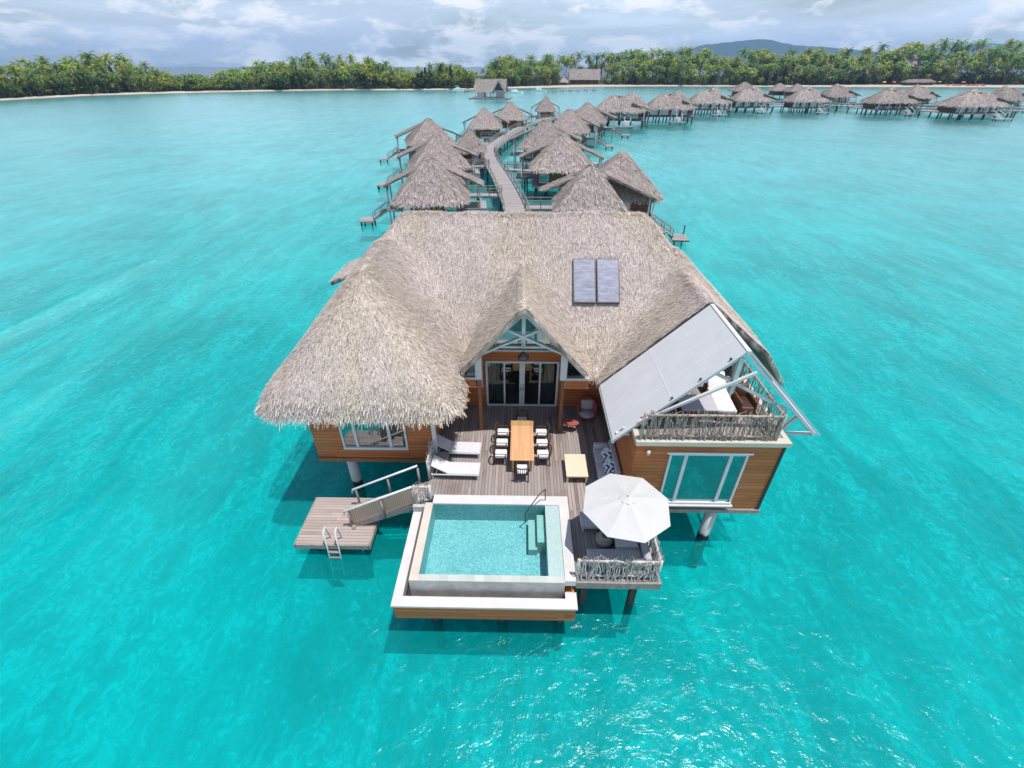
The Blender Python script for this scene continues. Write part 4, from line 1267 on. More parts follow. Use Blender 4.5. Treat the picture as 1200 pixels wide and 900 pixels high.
def bungalow_twin(name, label, group):
    o = thing(name, label, 'bungalow', (0, 0, 0), group)
    w1 = Wing(-3.7, 3.7, -3.7, 3.9, hip(-3.75, 3.75, -3.75, 3.75, 4.0, 1.12), 'flr', .6, 1.0, .05)
    w2 = Wing(-.4, 8.6, 1.8, 10.8, hip(-.4, 8.8, 1.8, 11.6, 4.0, .98), 'lrbf', .8, 1.2, .05)
    link('roof', make_thatch('roof', [w1, w2], 80, (.6, .09, .08), PAL_FAR, M['thatch_far'], 31, .4, .25, (0, 0, 0), 12, hang=(.25, .5)), o)
    w3 = Wing(2.0, 7.6, .6, 3.6, [(-.42, 0, 6.7 + .42 * 2.0)], '', .2, 0, .03)
    w4 = Wing(-5.0, -1.6, 2.0, 4.4, [(.42, 0, 6.2 - .42 * -1.6)], '', .2, 0, .03)
    link('cross_roof', make_thatch('cross_roof', [w3, w4], 70, (.6, .10, .05), PAL_FAR, M['thatch_far'], 32, .4, .22), o)
    MB().span(-2.9, 2.9, -2.9, 3.0, 1.905, 4.7).span(.6, 7.6, 3.0, 9.8, 1.905, 4.7).build('wall', M['wall_dark'], o)
    deck_and_piles(o, -3.6, 8.0, -3.4, 10.2, 3, 3)
    MB().span(3.0, 7.6, -.8, 2.9, 1.91, 1.96).build('side_deck', M['walk'], o)
    for x in (6.9, 7.4): MB().tube([(x, 1.0, -2.2), (x, 1.0, 4.4)], .1, 6).build('awning_post', M['truss'], o)
    f = MB().span(3.2, 5.2, 2.94, 3.0, 2.1, 4.0).build('window', M['truss'], o)
    MB().span(3.3, 5.1, 2.92, 2.938, 2.2, 3.9).build('pane', M['glass_teal'], f)
    r = MB()
    for y in (-.7, .5):
        r.tube([(7.4, y, 2.8), (9.6, y, 1.5)], .05, 5).tube([(7.4, y, 2.3), (9.6, y, 1.0)], .035, 5)
        for u in (0, .5, 1): r.tube([(7.4 + 2.2 * u, y, 1.8 - 1.3 * u), (7.4 + 2.2 * u, y, 2.8 - 1.3 * u)], .05, 5)
    r.build('railing', M['grey_wood'], o)
    b = MB()
    for i in range(6): b.span(7.6 + .36 * i, 8.0 + .36 * i, -.6, .4, 1.72 - .2 * i, 1.78 - .2 * i)
    b.build('steps', M['walk'], o)
    MB().span(9.5, 11.3, -1.6, .9, .45, .6).build('landing', M['walk'], o)
    MB().tube([(11.2, .8, -2.2), (11.2, .8, 1.6)], .08, 6).tube([(9.7, -1.5, -2.2), (9.7, -1.5, .5)], .1, 6).build('pile', M['pile_dark'], o)
    return o


def bungalow_wide(name, label, group):
    o = thing(name, label, 'bungalow', (0, 0, 0), group)
    w1 = Wing(-6.2, 5.0, -4.0, 3.6, hip(-6.2, 5.0, -4.0, 3.6, 4.0, 1.08), 'flr', .6, 1.1, .07)
    w2 = Wing(-2.4, 6.6, .5, 9.5, hip(-2.4, 6.6, .5, 9.5, 4.0, 1.12), 'lrb', .7, 1.1, .07)
    link('roof', make_thatch('roof', [w1, w2], 30, (.8, .17, .09), PAL_FAR, M['thatch_far'], 41, .5, .28, (0, 0, 0), 8, hang=(.25, .5)), o)
    w3 = Wing(2.4, 7.0, -3.0, -.2, [(-.42, 0, 6.3 + .42 * 2.4)], '', .2, 0, .03)
    link('cross_roof', make_thatch('cross_roof', [w3], 40, (.7, .15, .05), PAL_FAR, M['thatch_far'], 42, .5, .25), o)
    MB().span(-5.2, 4.2, -1.6, 2.8, 1.905, 4.8).span(-1.6, 5.8, 2.8, 8.6, 1.905, 4.8).build('wall', M['wall_dark'], o)
    deck_and_piles(o, -5.8, 5.6, -4.2, 9.0, 5, 3)
    for (a, c) in ((-4.9, -3.0), (-2.4, -.4), (.3, 2.2), (2.6, 4.0)):
        f = MB().span(a, c, -1.68, -1.6, 2.0, 4.0).build('window', M['truss'], o)
        MB().span(a + .1, c - .1, -1.71, -1.682, 2.1, 3.9).build('pane', M['glass_teal'], f)
    for x in (-5.4, -2.7, 0.1, 2.4, 5.2): MB().span(x - .1, x + .1, -3.7, -3.5, 1.9, 4.4).build('porch_post', M['truss_pale'], o)
    r = MB()
    for (xa, xb) in ((-5.6, 1.0), (2.6, 5.4)):
        for z in (2.35, 2.75): r.tube([(xa, -4.05, z), (xb, -4.05, z)], .05, 5)
    r.build('railing', M['grey_wood'], o)
    b = MB()
    for i in range(6): b.span(1.2, 2.4, -4.6 - .35 * i, -4.25 - .35 * i, 1.7 - .2 * i, 1.78 - .2 * i)
    b.build('steps', M['truss_pale'], o)
    for x in (1.15, 2.45): MB().tube([(x, -4.2, 2.8), (x, -6.4, 1.6)], .05, 5).build('stair_rail', M['truss_pale'], o)
    MB().span(-.6, 3.2, -8.2, -6.2, .48, .62).build('landing', M['walk'], o)
    for x in (-.4, 3.0): MB().tube([(x, -7.9, -2.2), (x, -7.9, .48)], .12, 6).build('pile', M['pile_dark'], o)
    return o


def pavilion_small(name, label, group):
    o = thing(name, label, 'pavilion', (0, 0, 0), group)
    w1 = Wing(-2.8, 2.8, -2.8, 2.8, hip(-2.8, 2.8, -2.8, 2.8, 3.9, 1.3), 'flrb', .5, .9, .05)
    link('roof', make_thatch('roof', [w1], 80, (.6, .10, .08), PAL_FAR, M['thatch_far'], 51, .35, .22, (0, 0, 0), 14, hang=(.3, .55)), o)
    MB().span(-1.9, 1.9, -1.9, 1.9, 1.905, 4.5).build('wall', M['wall_dark'], o)
    MB().span(1.0, 1.6, -1.96, -1.9, 1.95, 3.6).build('door', M['truss_pale'], o)
    deck_and_piles(o, -2.5, 2.5, -2.5, 2.5, 2, 2)
    return o


def place(px, py, s, half, rz=0.0):
    """centre of a house whose front eave is seen at px, py"""
    p = ground(px, py, 4.0 * s)
    return (p[0] - half * s * math.sin(rz), p[1] + half * s * math.cos(rz), 0)


GL = 'thatched bungalows along the boardwalk'
A = bungalow_pyramid('thatched_bungalow', 'pyramid roofed bungalow just behind the big villa, left of the boardwalk', GL)
A.location = (-10.4, 56.7, 0); A.rotation_euler.z = R(5); A.scale = (1, 1, .95)
LA = [((-12.9, 78.6, 0), R(12), 1.07, 'second pyramid roofed bungalow back on the left side, half hidden by the one before it'),
      ((-18.4, 104.2, 0), R(16), 1.12, 'third pyramid roofed bungalow on the left side, with a bare landing at its left'),
      (place(567, 149.5, 1.0, 4.2), 0, 1.0, 'pyramid roofed bungalow with dark brown wall left of the upper boardwalk bend'),
      (place(598, 137.5, 1.1, 4.2), 0, 1.1, 'pyramid roofed bungalow left of the boardwalk below the white motor boat'),
      (place(640, 132, .85, 4.2), 0, .85, 'small pyramid roofed bungalow at the far end of the left row')]
for loc, rz, s, lb in LA: dup(A, loc, rz, (s, s, .93), lb)
RA = [(place(661, 197.5, 1.1, 4.2), R(-3), 1.1, 'pyramid roofed bungalow second on the right of the boardwalk, awning roof reaching right'),
      (place(640, 171, 1.12, 4.2), R(-6), 1.12, 'third roof on the right of the boardwalk, overlapped by the bungalow in front'),
      (place(668, 152, 1.15, 4.2), R(-10), 1.15, 'fourth roof on the right of the boardwalk, its landing hanging over the lagoon'),
      (place(690, 139, 1.25, 4.2), R(-14), 1.25, 'fifth roof on the right of the boardwalk, where the row begins to bend')]
for loc, rz, s, lb in RA: dup(A, loc, rz, (-s, s, .98), lb)
B = bungalow_twin('twin_roof_bungalow', 'two roofed bungalow just behind the big villa on the right of the boardwalk', GL)
B.location = (7.35, 53.0, 0); B.rotation_euler.z = R(-2)
Cc = bungalow_wide('wide_bungalow', 'wide thatched bungalow at the left end of the far row on the lagoon', 'wide bungalows along the far walkway')
def place2(px, py, sy, half, rz):
    p = ground(px, py, 4.15 * 1.06)
    return (p[0] - half * sy * math.sin(rz), p[1] + half * sy * math.cos(rz), 0)
Cc.location = place2(727, 130.5, 1.2, 4.0, R(-12)); Cc.rotation_euler.z = R(-12); Cc.scale = (1.45, 1.2, 1.06)
WB = [(788, 127.0, 1.42, 1.2, R(-6), 'second wide bungalow of the far row, awning flap at its right end'),
      (836, 120.5, 1.42, 1.2, 0, 'wide bungalow third of the far row, overlapping the roof to its right'),
      (887, 118.0, 1.50, 1.2, R(4), 'wide bungalow fourth of the far row, left of the two small pyramids'),
      (955, 118.5, 1.50, 1.2, R(8), 'wide bungalow right of the two small pyramids'),
      (990, 113.0, 1.35, 1.2, R(10), 'bungalow tucked behind the right end of its neighbour, before the open gap of walkway'),
      (1057, 120.0, 1.75, 1.25, R(10), 'wide bungalow standing alone with walkway on both sides'),
      (1086, 114.5, 1.2, 1.1, R(10), 'dark bungalow directly behind the lone wide bungalow'),
      (1160, 124.0, 2.0, 1.35, R(10), 'largest wide bungalow of the far row, close to the right edge'),
      (1194, 117.0, 1.3, 1.1, R(12), 'bungalow cut by the right edge, behind the largest one')]
for px, py, sx, sy, rz, lb in WB: dup(Cc, place2(px, py, sy, 4.0, rz), rz, (sx, sy, 1.06), lb)
D = pavilion_small('thatched_pavilion', 'small square thatched pavilion left of the boardwalk fork', 'small thatched pavilions')
D.location = place(549, 178, 1.0, 2.8)
for px, py, sx, lb in ((876, 108, 2.3, 'tall pointed pavilion roof behind the fourth wide bungalow'), (917, 106, 1.9, 'left one of the two small pyramids beside the far walkway'), (938, 107, 1.9, 'right one of the two small pyramids beside the far walkway')):
    p = ground(px, py, 4.4); dup(D, (p[0], p[1] + 2.8 * sx, 0), 0, (sx, sx, 1.25 if sx > 2 else 1.1), lb)


# ================================================================== BOARDWALKS
def boardwalk(name, label, pts, w, z, group=None, rail=True, step=3.0, pile_step=8.0, rail_r=.05):
    pts = [Vector((p[0], p[1], z)) for p in pts]
    # resample
    seg = []
    for a, c in zip(pts[:-1], pts[1:]):
        n = max(1, int((c - a).length / step))
        for i in range(n): seg.append(a.lerp(c, i / n))
    seg.append(pts[-1])
    for _ in range(3):
        seg = [seg[0]] + [(seg[i - 1] + seg[i] * 2 + seg[i + 1]) / 4 for i in range(1, len(seg) - 1)] + [seg[-1]]
    o = thing(name, label, 'boardwalk', tuple(seg[0]), group)
    nr = []
    for i in range(len(seg)):
        d = (seg[min(i + 1, len(seg) - 1)] - seg[max(i - 1, 0)]).normalized()
        nr.append(Vector((-d.y, d.x, 0)))
    vs = []; fs = []
    for p, n in zip(seg, nr):
        for sx, dz in ((-1, 0), (1, 0), (1, -.25), (-1, -.25)): vs.append(p + n * (w / 2) * sx + Vector((0, 0, dz)))
    for i in range(len(seg) - 1):
        for k in range(4): fs.append((i * 4 + k, i * 4 + (k + 1) % 4, (i + 1) * 4 + (k + 1) % 4, (i + 1) * 4 + k))
    fs += [(3, 2, 1, 0), tuple(len(vs) - 4 + k for k in range(4))]
    MB().add(vs, fs).build('planking', M['walk'], o)
    if rail:
        for sx in (-1, 1):
            r = MB()
            q = [p + n * (w / 2 - .05) * sx for p, n in zip(seg, nr)]
            for dz in (.95, .55): r.tube([p + Vector((0, 0, dz)) for p in q], rail_r, 5)
            for p in q: r.tube([p, p + Vector((0, 0, 1.0))], rail_r * 1.2, 5)
            r.build('railing', M['grey_wood'], o)
    acc = 0; last = seg[0]
    for p, n in zip(seg, nr):
        acc += (p - last).length; last = p
        if acc >= pile_step:
            acc = 0
            for sx in (-1, 1):
                a = p + n * (w / 2 - .3) * sx
                MB().tube([(a.x + n.x * sx * .25, a.y + n.y * sx * .25, -2.2), (a.x, a.y, z - .25)], .14 * rail_r / .05, 6).build('pile', M['pile_dark'], o)
    return o


boardwalk('boardwalk', 'long curving grey boardwalk running away behind the villa between the bungalows', [(0.1, 27.7), (0, 42), (-.4, 57), (-2.3, 72.3), (-4.6, 87), (-6.4, 98), (-6.9, 108)], 2.9, 2.1)
boardwalk('boardwalk', 'straight upper branch of the boardwalk slanting right past the fork', [(-6.9, 104), (-5.1, 119), (-2.5, 135.5), (1.8, 157), (8, 176), (18, 192)], 3.0, 2.11)
boardwalk('boardwalk', 'far walkway on stilts passing behind the wide bungalows toward the right edge', [(18, 192), (38, 212), (66, 240), (98, 254), (124, 248), (142, 233), (171, 219.5), (205, 203), (250, 182)], 3.2, 2.12, None, True, 5, 11, .09)
GB = 'short footbridges from the boardwalk'
for lb, a, c in (('short railed footbridge from the boardwalk to the first bungalow on the left', (-2.6, 66), (-9.0, 66)),
                 ('short railed footbridge from the boardwalk to the small pavilion', (-5.6, 88), (-12, 87.2)),
                 ('short railed footbridge from the boardwalk to the two roofed bungalow', (.6, 59.5), (8, 59.5)),
                 ('short railed footbridge from the boardwalk to the second bungalow on the right', (-2.6, 85), (6, 82.5)),
                 ('railed deck bridge joining the upper branch to the brown walled bungalow', (-4, 128), (-10, 128))):
    boardwalk('footbridge', lb, [a, c], 1.8, 2.0, GB, True, 1.6, 3.0)
p = thing('timber_landing', 'pinkish triangular timber landing in the fork of the boardwalk', 'landing', (-8, 112, 2))
MB().prism([(-8.6, 104.5), (-7.4, 105.5), (-5.9, 117), (-9.6, 117)], 1.9, 2.08).build('planking', M['deck_x'], p)
for (x, y) in ((-8.3, 106), (-9.2, 116)): MB().tube([(x, y, -2.2), (x, y, 1.9)], .15, 6).build('pile', M['pile_dark'], p)


# ================================================================== ISLAND
SHORE_PX = [(-260, 140), (-120, 127), (0, 117.5), (100, 112), (200, 109), (300, 107), (400, 105.5), (480, 105.5), (560, 104.5), (620, 103), (700, 101.5), (800, 101), (900, 101.5), (1000, 102), (1100, 102), (1200, 102.5), (1330, 104), (1500, 107)]
SHORE = [ground(px, py, 0)[:2] for px, py in SHORE_PX]
BEACH = [3, 3, 3, 4, 3, 4, 4, 3, 3, 18, 24, 5, 6, 40, 48, 46, 30, 20]


def shore_at(u):
    i = min(int(u), len(SHORE) - 2); f = u - i
    a, c = SHORE[i], SHORE[i + 1]
    return a * (1 - f) + c * f, BEACH[i] * (1 - f) + BEACH[i + 1] * f


def flat(name, col_a, col_b, sc, rough=.9):
    m, nt, out = new_mat(name); s = NT(nt)
    c = s.mix(s.ramp(s.noise(s.coords(), sc, 5, .6), .3, .7), col_a, col_b)
    s.princ(out, c, rough, 0, .15)
    return m
M['sand'] = flat('pale beach sand', (.40, .34, .27), (.52, .45, .37), .05)
M['litter'] = flat('leaf litter ground', (.05, .05, .025), (.11, .09, .05), .08)


def strip(name, inner, zs, mat, jit):
    U = np.linspace(0, len(SHORE) - 1.001, 260)
    vs = []; fs = []
    k = len(zs)
    for ui, u in enumerate(U):
        p, bw = shore_at(u)
        d = p / np.linalg.norm(p)
        for j in range(k):
            off = inner(j, bw) + jit * (vnoise(np.array([u * 3.0]), np.array([j * 7.3]), 4)[0] - .5)
            q = p + d * off
            vs.append((q[0], q[1], zs[j]))
    for i in range(len(U) - 1):
        for j in range(k - 1):
            a = i * k + j
            fs.append((a, a + k, a + k + 1, a + 1))
    o = MB().add(vs, fs, True).build(name, mat)
    tag(o, kind='structure')
    return o
strip('beach', lambda j, bw: (-4, 0, bw * .5, bw + 3)[j], (-2.1, 0.02, .6, .9), M['sand'], 2)
strip('island_ground', lambda j, bw: (bw + 1, bw + 6, bw + 60, 420, 430)[j], (.86, 1.1, 1.5, 1.2, -2), M['litter'], 3)

# ---- crowns
def frond_mesh(rng, L, pitch, droop, az, col, base, nl=7, wid=.75):
    """one palm frond: a curved rachis with separate drooping leaflets; returns verts, tri faces, colours"""
    out = []; fc = []; cc = []
    d = np.array([math.cos(az), math.sin(az), 0]); side = np.array([-math.sin(az), math.cos(az), 0]); up = np.array([0, 0, 1.0])
    pts = []
    p = np.array(base, float); a = pitch
    n = nl
    for i in range(n + 1):
        pts.append(p.copy())
        p = p + (d * math.cos(a) + up * math.sin(a)) * (L / n)
        a -= droop / n * (0.5 + 1.0 * i / n)
    for i in range(n):
        w = wid * (0.55 + 0.9 * math.sin(PI * (i + .8) / (n + 1.2)))
        for s in (-1, 1):
            k = len(out)
            q0, q1 = pts[i], pts[i + 1]
            tip = (q0 + q1) / 2 + side * s * w * rng.uniform(.8, 1.2) + (q1 - q0) * rng.uniform(.35, .8) - up * w * rng.uniform(.25, .7)
            out += [q0, q1, tip]; fc.append((k, k + 1, k + 2))
            cc += [np.array(col) * rng.uniform(.8, 1.2)] * 3
    return out, fc, cc


def palm_parts(seed, H, lean, tint, nf=19, nl=8):
    rng = np.random.default_rng(seed)
    az = rng.uniform(0, 2 * PI)
    tp = [np.array([lean * (t ** 1.8) * math.cos(az), lean * (t ** 1.8) * math.sin(az), H * t]) for t in np.linspace(0, 1, 6)]
    V = []; Fc = []; Cl = []
    for i in range(nf):
        t = i / (nf - 1)
        pitch = R(72) - R(105) * t + rng.normal(0, .12)
        L = rng.uniform(4.2, 5.4) * (1.0 if t < .8 else .85)
        c = np.array(tint[0]) * (1 - t) + np.array(tint[1]) * t
        if t > .88: c = np.array(tint[2])
        v, f, cl = frond_mesh(rng, L, pitch, R(rng.uniform(75, 125)), i * 2.399 + rng.normal(0, .25), c, tp[-1], nl)
        Fc += [tuple(q + len(V) for q in ff) for ff in f]; V += v; Cl += cl
    return tp, np.array(V), np.array(Fc), np.array(Cl)


TINTS = [((0.151, 0.232, 0.043), (0.104, 0.162, 0.034), (0.199, 0.150, 0.061)), ((0.268, 0.272, 0.036), (0.175, 0.208, 0.034), (0.257, 0.185, 0.061)), ((0.100, 0.174, 0.043), (0.071, 0.115, 0.033), (0.140, 0.115, 0.048)), ((0.199, 0.243, 0.040), (0.128, 0.179, 0.034), (0.199, 0.162, 0.061))]
PALMS = []
PNAMES = ['green coconut palm standing in the grove along the shore', 'yellow green coconut palm standing in the grove along the shore', 'dark green coconut palm standing in the grove along the shore', 'light green coconut palm standing in the grove along the shore']
PARTS = []
for vi in range(4):
    for hv, H in enumerate((9.0, 15.0)):
        tp, V, Fc, Cl = palm_parts(100 + vi * 7 + hv, H, (1.2, 3.0)[hv] * (.6 + .3 * vi), TINTS[vi])
        PARTS.append((tp, V, Fc, Cl, H, vi))


def top_profile(px):
    X = [-300, 0, 60, 100, 150, 175, 200, 250, 290, 340, 380, 420, 440, 460, 475, 500, 517, 535, 550, 562, 575, 600, 660, 717, 760, 800, 850, 880, 920, 960, 1000, 1030, 1090, 1140, 1200, 1500]
    Y = [70, 76, 74, 72, 70, 77, 87, 89, 77, 70, 69, 69, 71, 77, 86, 80, 76, 77, 84, 89, 74, 67, 68, 66, 63, 62, 63, 64, 64, 63, 62, 60, 58, 57, 57, 55]
    return float(np.interp(px, X, Y))


rng = np.random.default_rng(5)
cand = []
tries = 0
while len(cand) < 2300 and tries < 16000:
    tries += 1
    u = rng.uniform(0.6, len(SHORE) - 1.6)
    if u > 13.5 and rng.random() < .3: continue
    p, bw = shore_at(u)
    depth = bw + .5 + 110 * rng.random() ** 1.7
    q = p + p / np.linalg.norm(p) * depth
    px = column((q[0], q[1], 8.0))
    if px < -60 or px > 1270: continue
    if 655 < px < 712 and depth < bw + 55: continue          # the hall by the beach
    if 560 < px < 575 and rng.random() < .6: continue
    dist = float(np.hypot(*q))
    full = CAM_H + (77 - top_profile(px)) * .00129 * dist * .94
    frac = (rng.uniform(.98, 1.18) if rng.random() < .12 else rng.uniform(.42, .93)) if depth > bw + 30 else (rng.uniform(.35, .95) if depth > bw + 14 else rng.uniform(.2, .7))
    h = max(4.2, full * frac)
    cand.append((dist + depth * 1.1, q, h, px))
cand.sort(key=lambda c: c[0])
near, rest = cand[:300], cand[300:]
palm_roots = {}
FP = []
for i, (dd, q, h, px) in enumerate(near):
    want = 0 if h < 13 else 1
    yl = 1 if (430 < px < 640 and rng.random() < .5) else int(rng.choice([0, 1, 2, 3], p=[.36, .14, .25, .25]))
    key = yl * 2 + want
    tp, V, Fc, Cl, H, vi = PARTS[key]
    s = h / (H + 2.2); s = min(1.55, max(.7, s))
    sz = (h - 2.2 * s) / H
    if key not in palm_roots:
        o = thing('coconut_palm', PNAMES[vi], 'palm tree', (0, 0, 0), 'coconut palms along the shore')
        MB().tube([tuple(t) for t in tp], [.24, .19, .17, .16, .15, .14], 6).build('trunk', M['trunk'], o)
        me = mesh_from_arrays('crown', V, [Fc], Cl, M['palm_leaf'])
        link('crown', me, o)
        palm_roots[key] = o
        o.location = (q[0], q[1], .9); o.rotation_euler.z = rng.uniform(0, 6.28); o.scale = (s, s, sz)
    else:
        dup(palm_roots[key], (q[0], q[1], .9), rng.uniform(0, 6.28), (s, s, sz), PNAMES[vi])
    FP.append(px)
# the rest of the grove, one mass
VV = []; FF = []; CC = []; n0 = 0
for (dd, q, h, px) in rest:
    key = int(rng.integers(0, 4)) * 2 + (0 if h < 13 else 1)
    tp, V, Fc, Cl, H, vi = PARTS[key]
    s = min(1.55, max(.7, h / (H + 2.2))); sz = (h - 2.2 * s) / H
    a = rng.uniform(0, 6.28); ca, sa = math.cos(a), math.sin(a)
    W = V.copy(); W = np.stack([(V[:, 0] * ca - V[:, 1] * sa) * s, (V[:, 0] * sa + V[:, 1] * ca) * s, tp[-1][2] * sz + (V[:, 2] - tp[-1][2]) * s], 1)
    VV.append(W + np.array([q[0], q[1], .9])); FF.append(Fc + n0); CC.append(Cl * rng.uniform(.75, 1.35)); n0 += len(V)
    tr = MB().tube([(t[0] * s * ca - t[1] * s * sa + q[0], t[0] * s * sa + t[1] * s * ca + q[1], t[2] * sz + .9) for t in tp[::5]], [.22, .16], 4)
    W = np.array(tr.v); f = np.array([ff for ff in tr.f if len(ff) == 4])[:4]
    f = np.concatenate([f[:, :3], f[:, [0, 2, 3]]])
    VV.append(W); FF.append(f + n0); CC.append(np.tile([.16, .14, .12], (len(W), 1))); n0 += len(W)
o = link('palm_grove', mesh_from_arrays('palm_grove', np.concatenate(VV), [np.concatenate(FF)], np.concatenate(CC), M['palm_leaf']))
tag(o, 'deep mass of coconut palms filling the island behind the front trees', 'palm grove', None, 'stuff')


def leaf_cloud(rng, blobs, n, size, cols, flat_=.5):
    """n small leaf faces scattered in soft blobs (cx,cy,cz,rx,ry,rz)"""
    V = []; C = []
    wts = np.array([b[3] * b[4] * b[5] for b in blobs]) ** .67; wts /= wts.sum()
    bi = rng.choice(len(blobs), n, p=wts)
    B = np.array(blobs)[bi]
    d = rng.normal(size=(n, 3)); d /= np.linalg.norm(d, axis=1)[:, None]
    r = rng.random(n) ** .35
    P = B[:, :3] + d * B[:, 3:] * r[:, None]
    t1 = rng.normal(size=(n, 3)); t1[:, 2] *= flat_; t1 /= np.linalg.norm(t1, axis=1)[:, None]
    t2 = np.cross(t1, rng.normal(size=(n, 3))); t2 /= np.linalg.norm(t2, axis=1)[:, None]
    sz = size * rng.uniform(.6, 1.4, n)[:, None]
    v = np.stack([P - t1 * sz, P + t2 * sz * .5, P + t1 * sz, P - t2 * sz * .5], 1).reshape(-1, 3)
    ci = np.array(cols)[rng.integers(0, len(cols), n)] * (rng.uniform(.7, 1.3, n) * (.75 + .5 * (bi % 3) / 2))[:, None]
    return v, np.arange(4 * n).reshape(n, 4), np.repeat(ci, 4, 0)


# undergrowth between the trunks, one mass
blobs = []
for i in range(1350):
    u = rng.uniform(0.6, len(SHORE) - 1.6); p, bw = shore_at(u)
    q = p + p / np.linalg.norm(p) * (bw + rng.uniform(3, 110))
    if 655 < column((q[0], q[1], 4)) < 712: continue
    h = rng.uniform(1.5, 4.6)
    inl_ = np.hypot(*q) - np.hypot(*p) - bw
    if inl_ > 35: h *= 2.0
    blobs.append((q[0], q[1], .8 + h * .45, rng.uniform(3, 7), rng.uniform(3, 6), h * .6))
for i in range(330):
    u = rng.uniform(11.5, len(SHORE) - 1.6); p, bw = shore_at(u)
    q = p + p / np.linalg.norm(p) * (bw + rng.uniform(25, 110)); h = rng.uniform(7, 13)
    blobs.append((q[0], q[1], .8 + h * .45, rng.uniform(5, 9), rng.uniform(4, 7), h * .55))
v, f, c = leaf_cloud(rng, blobs, 140000, .85, [(.05, .085, .025), (.075, .115, .03), (.035, .065, .022), (.09, .125, .035)])
tag(link('undergrowth', mesh_from_arrays('undergrowth', v, [f], c, M['leaf'])), 'dense low undergrowth between the palm trunks', 'undergrowth', None, 'stuff')


def bushy_tree(name, label, cat, seed, H, rad, cols, n, group, trunk=True, tall=False):
    r = np.random.default_rng(seed)
    o = thing(name, label, cat, (0, 0, 0), group)
    bl = []
    if tall:
        for i in range(16):
            z = H * (.28 + .70 * i / 15); w = rad * (1.0 - .72 * (i / 15)) * r.uniform(.7, 1.15)
            a = r.uniform(0, 6.28); bl.append((math.cos(a) * w * .5, math.sin(a) * w * .5, z, w * .6, w * .6, H * .09))
    else:
        for i in range(13):
            a = r.uniform(0, 6.28); w = rad * r.uniform(.1, .75); z = H * r.uniform(.3, .8)
            bl.append((math.cos(a) * w, math.sin(a) * w, z, rad * r.uniform(.3, .5), rad * r.uniform(.3, .5), H * r.uniform(.12, .24)))
    v, f, c = leaf_cloud(r, bl, n, .42 if tall else .5, cols, 1.2)
    if trunk:
        t = MB().tube([(0, 0, 0), (.1, .05, H * .45), (0, 0, H * .9)], [.3, .2, .06], 6)
        for i in range(5):
            b = bl[int(r.integers(0, len(bl)))]; t.tube([(0.08, .03, b[2] * .6), (b[0], b[1], b[2])], [.1, .03], 4)
        t.build('trunk', M['trunk'], o)
    link('crown', mesh_from_arrays('crown', v, [f], c, M['leaf']), o)
    return o


IRON = [bushy_tree('ironwood_tree', 'feathery grey green ironwood tree rising among the palms', 'tree', 61, 15, 4.2, [(.045, .06, .03), (.06, .075, .04), (.035, .05, .03)], 2600, 'ironwood trees among the palms', True, True),
        bushy_tree('ironwood_tree', 'feathery brownish ironwood tree rising among the palms', 'tree', 62, 15, 5.0, [(.075, .062, .04), (.055, .055, .035), (.05, .045, .03)], 2600, 'ironwood trees among the palms', True, True)]
SHRUB = [bushy_tree('beach_shrub', 'bright green rounded shrub at the edge of the beach', 'shrub', 71, 5, 4.5, [(.085, .135, .03), (.06, .105, .025), (.11, .15, .035)], 1500, 'shrubs along the beach', False),
         bushy_tree('beach_shrub', 'dark green rounded shrub at the edge of the beach', 'shrub', 72, 6, 5.0, [(.04, .07, .025), (.055, .085, .03), (.03, .055, .02)], 1500, 'shrubs along the beach', False)]
iron_px = [(138, 0, 26, 1.1), (128, 0, 30, 1.15), (148, 0, 34, 1.1), (430, 0, 14, .9), (500, 0, 8, 1.0), (517, 0, 14, 1.15), (528, 0, 10, 1.05), (496, 0, 16, .85), (744, 0, 30, 1.3), (752, 1, 34, 1.35), (783, 1, 44, 1.75), (776, 1, 40, 1.55), (792, 0, 46, 1.6), (905, 1, 12, 1.25), (914, 1, 16, 1.35), (922, 1, 20, 1.3), (897, 1, 18, 1.1), (975, 1, 50, 1.25), (984, 1, 56, 1.3), (1004, 0, 70, 1.1), (1015, 0, 60, 1.0), (645, 0, 45, 1.2), (1140, 0, 70, 1.5), (1175, 0, 76, 1.5)]
used = set()


def at_shore(px, extra):
    """walk the shore to the point seen at column px, then go inland"""
    best = None
    for u in np.linspace(0, len(SHORE) - 1.01, 900):
        p, bw = shore_at(u); q = p + p / np.linalg.norm(p) * (bw + extra)
        e = abs(column((q[0], q[1], 2.0)) - px)
        if best is None or e < best[0]: best = (e, q)
    return best[1]


for px, kd, inl, s in iron_px:
    q = at_shore(px, inl); src = IRON[kd]; rz = rng.uniform(0, 6.28)
    s = s * .92
    if kd not in used:
        used.add(kd); src.location = (q[0], q[1], .8); src.rotation_euler.z = rz; src.scale = (s, s, s)
    else: dup(src, (q[0], q[1], .8), rz, s)
used = set()
shrub_px = [(14, 0, 3, 1.3), (40, 1, 5, .9), (75, 1, 4, 1.1), (100, 0, 3, 1.2), (128, 1, 6, 1.0), (330, 0, 3, 2.2), (318, 0, 6, 1.8), (345, 1, 8, 1.4), (395, 0, 4, 1.3), (225, 1, 8, 1.2), (255, 1, 10, 1.0), (430, 1, 4, 1.9), (440, 1, 6, 1.6), (492, 1, 3, 1.9), (503, 1, 5, 2.0), (528, 0, 3, 1.5), (545, 1, 5, 1.5), (960, 0, 2, 2.4), (975, 0, 3, 2.2), (948, 0, 4, 2.0), (990, 0, 6, 2.0), (930, 1, 6, 1.5), (1010, 1, 4, 1.6), (1130, 1, 6, 1.7), (1160, 1, 8, 1.8), (740, 1, 14, 1.5), (830, 1, 12, 1.4), (866, 0, 10, 1.3)]
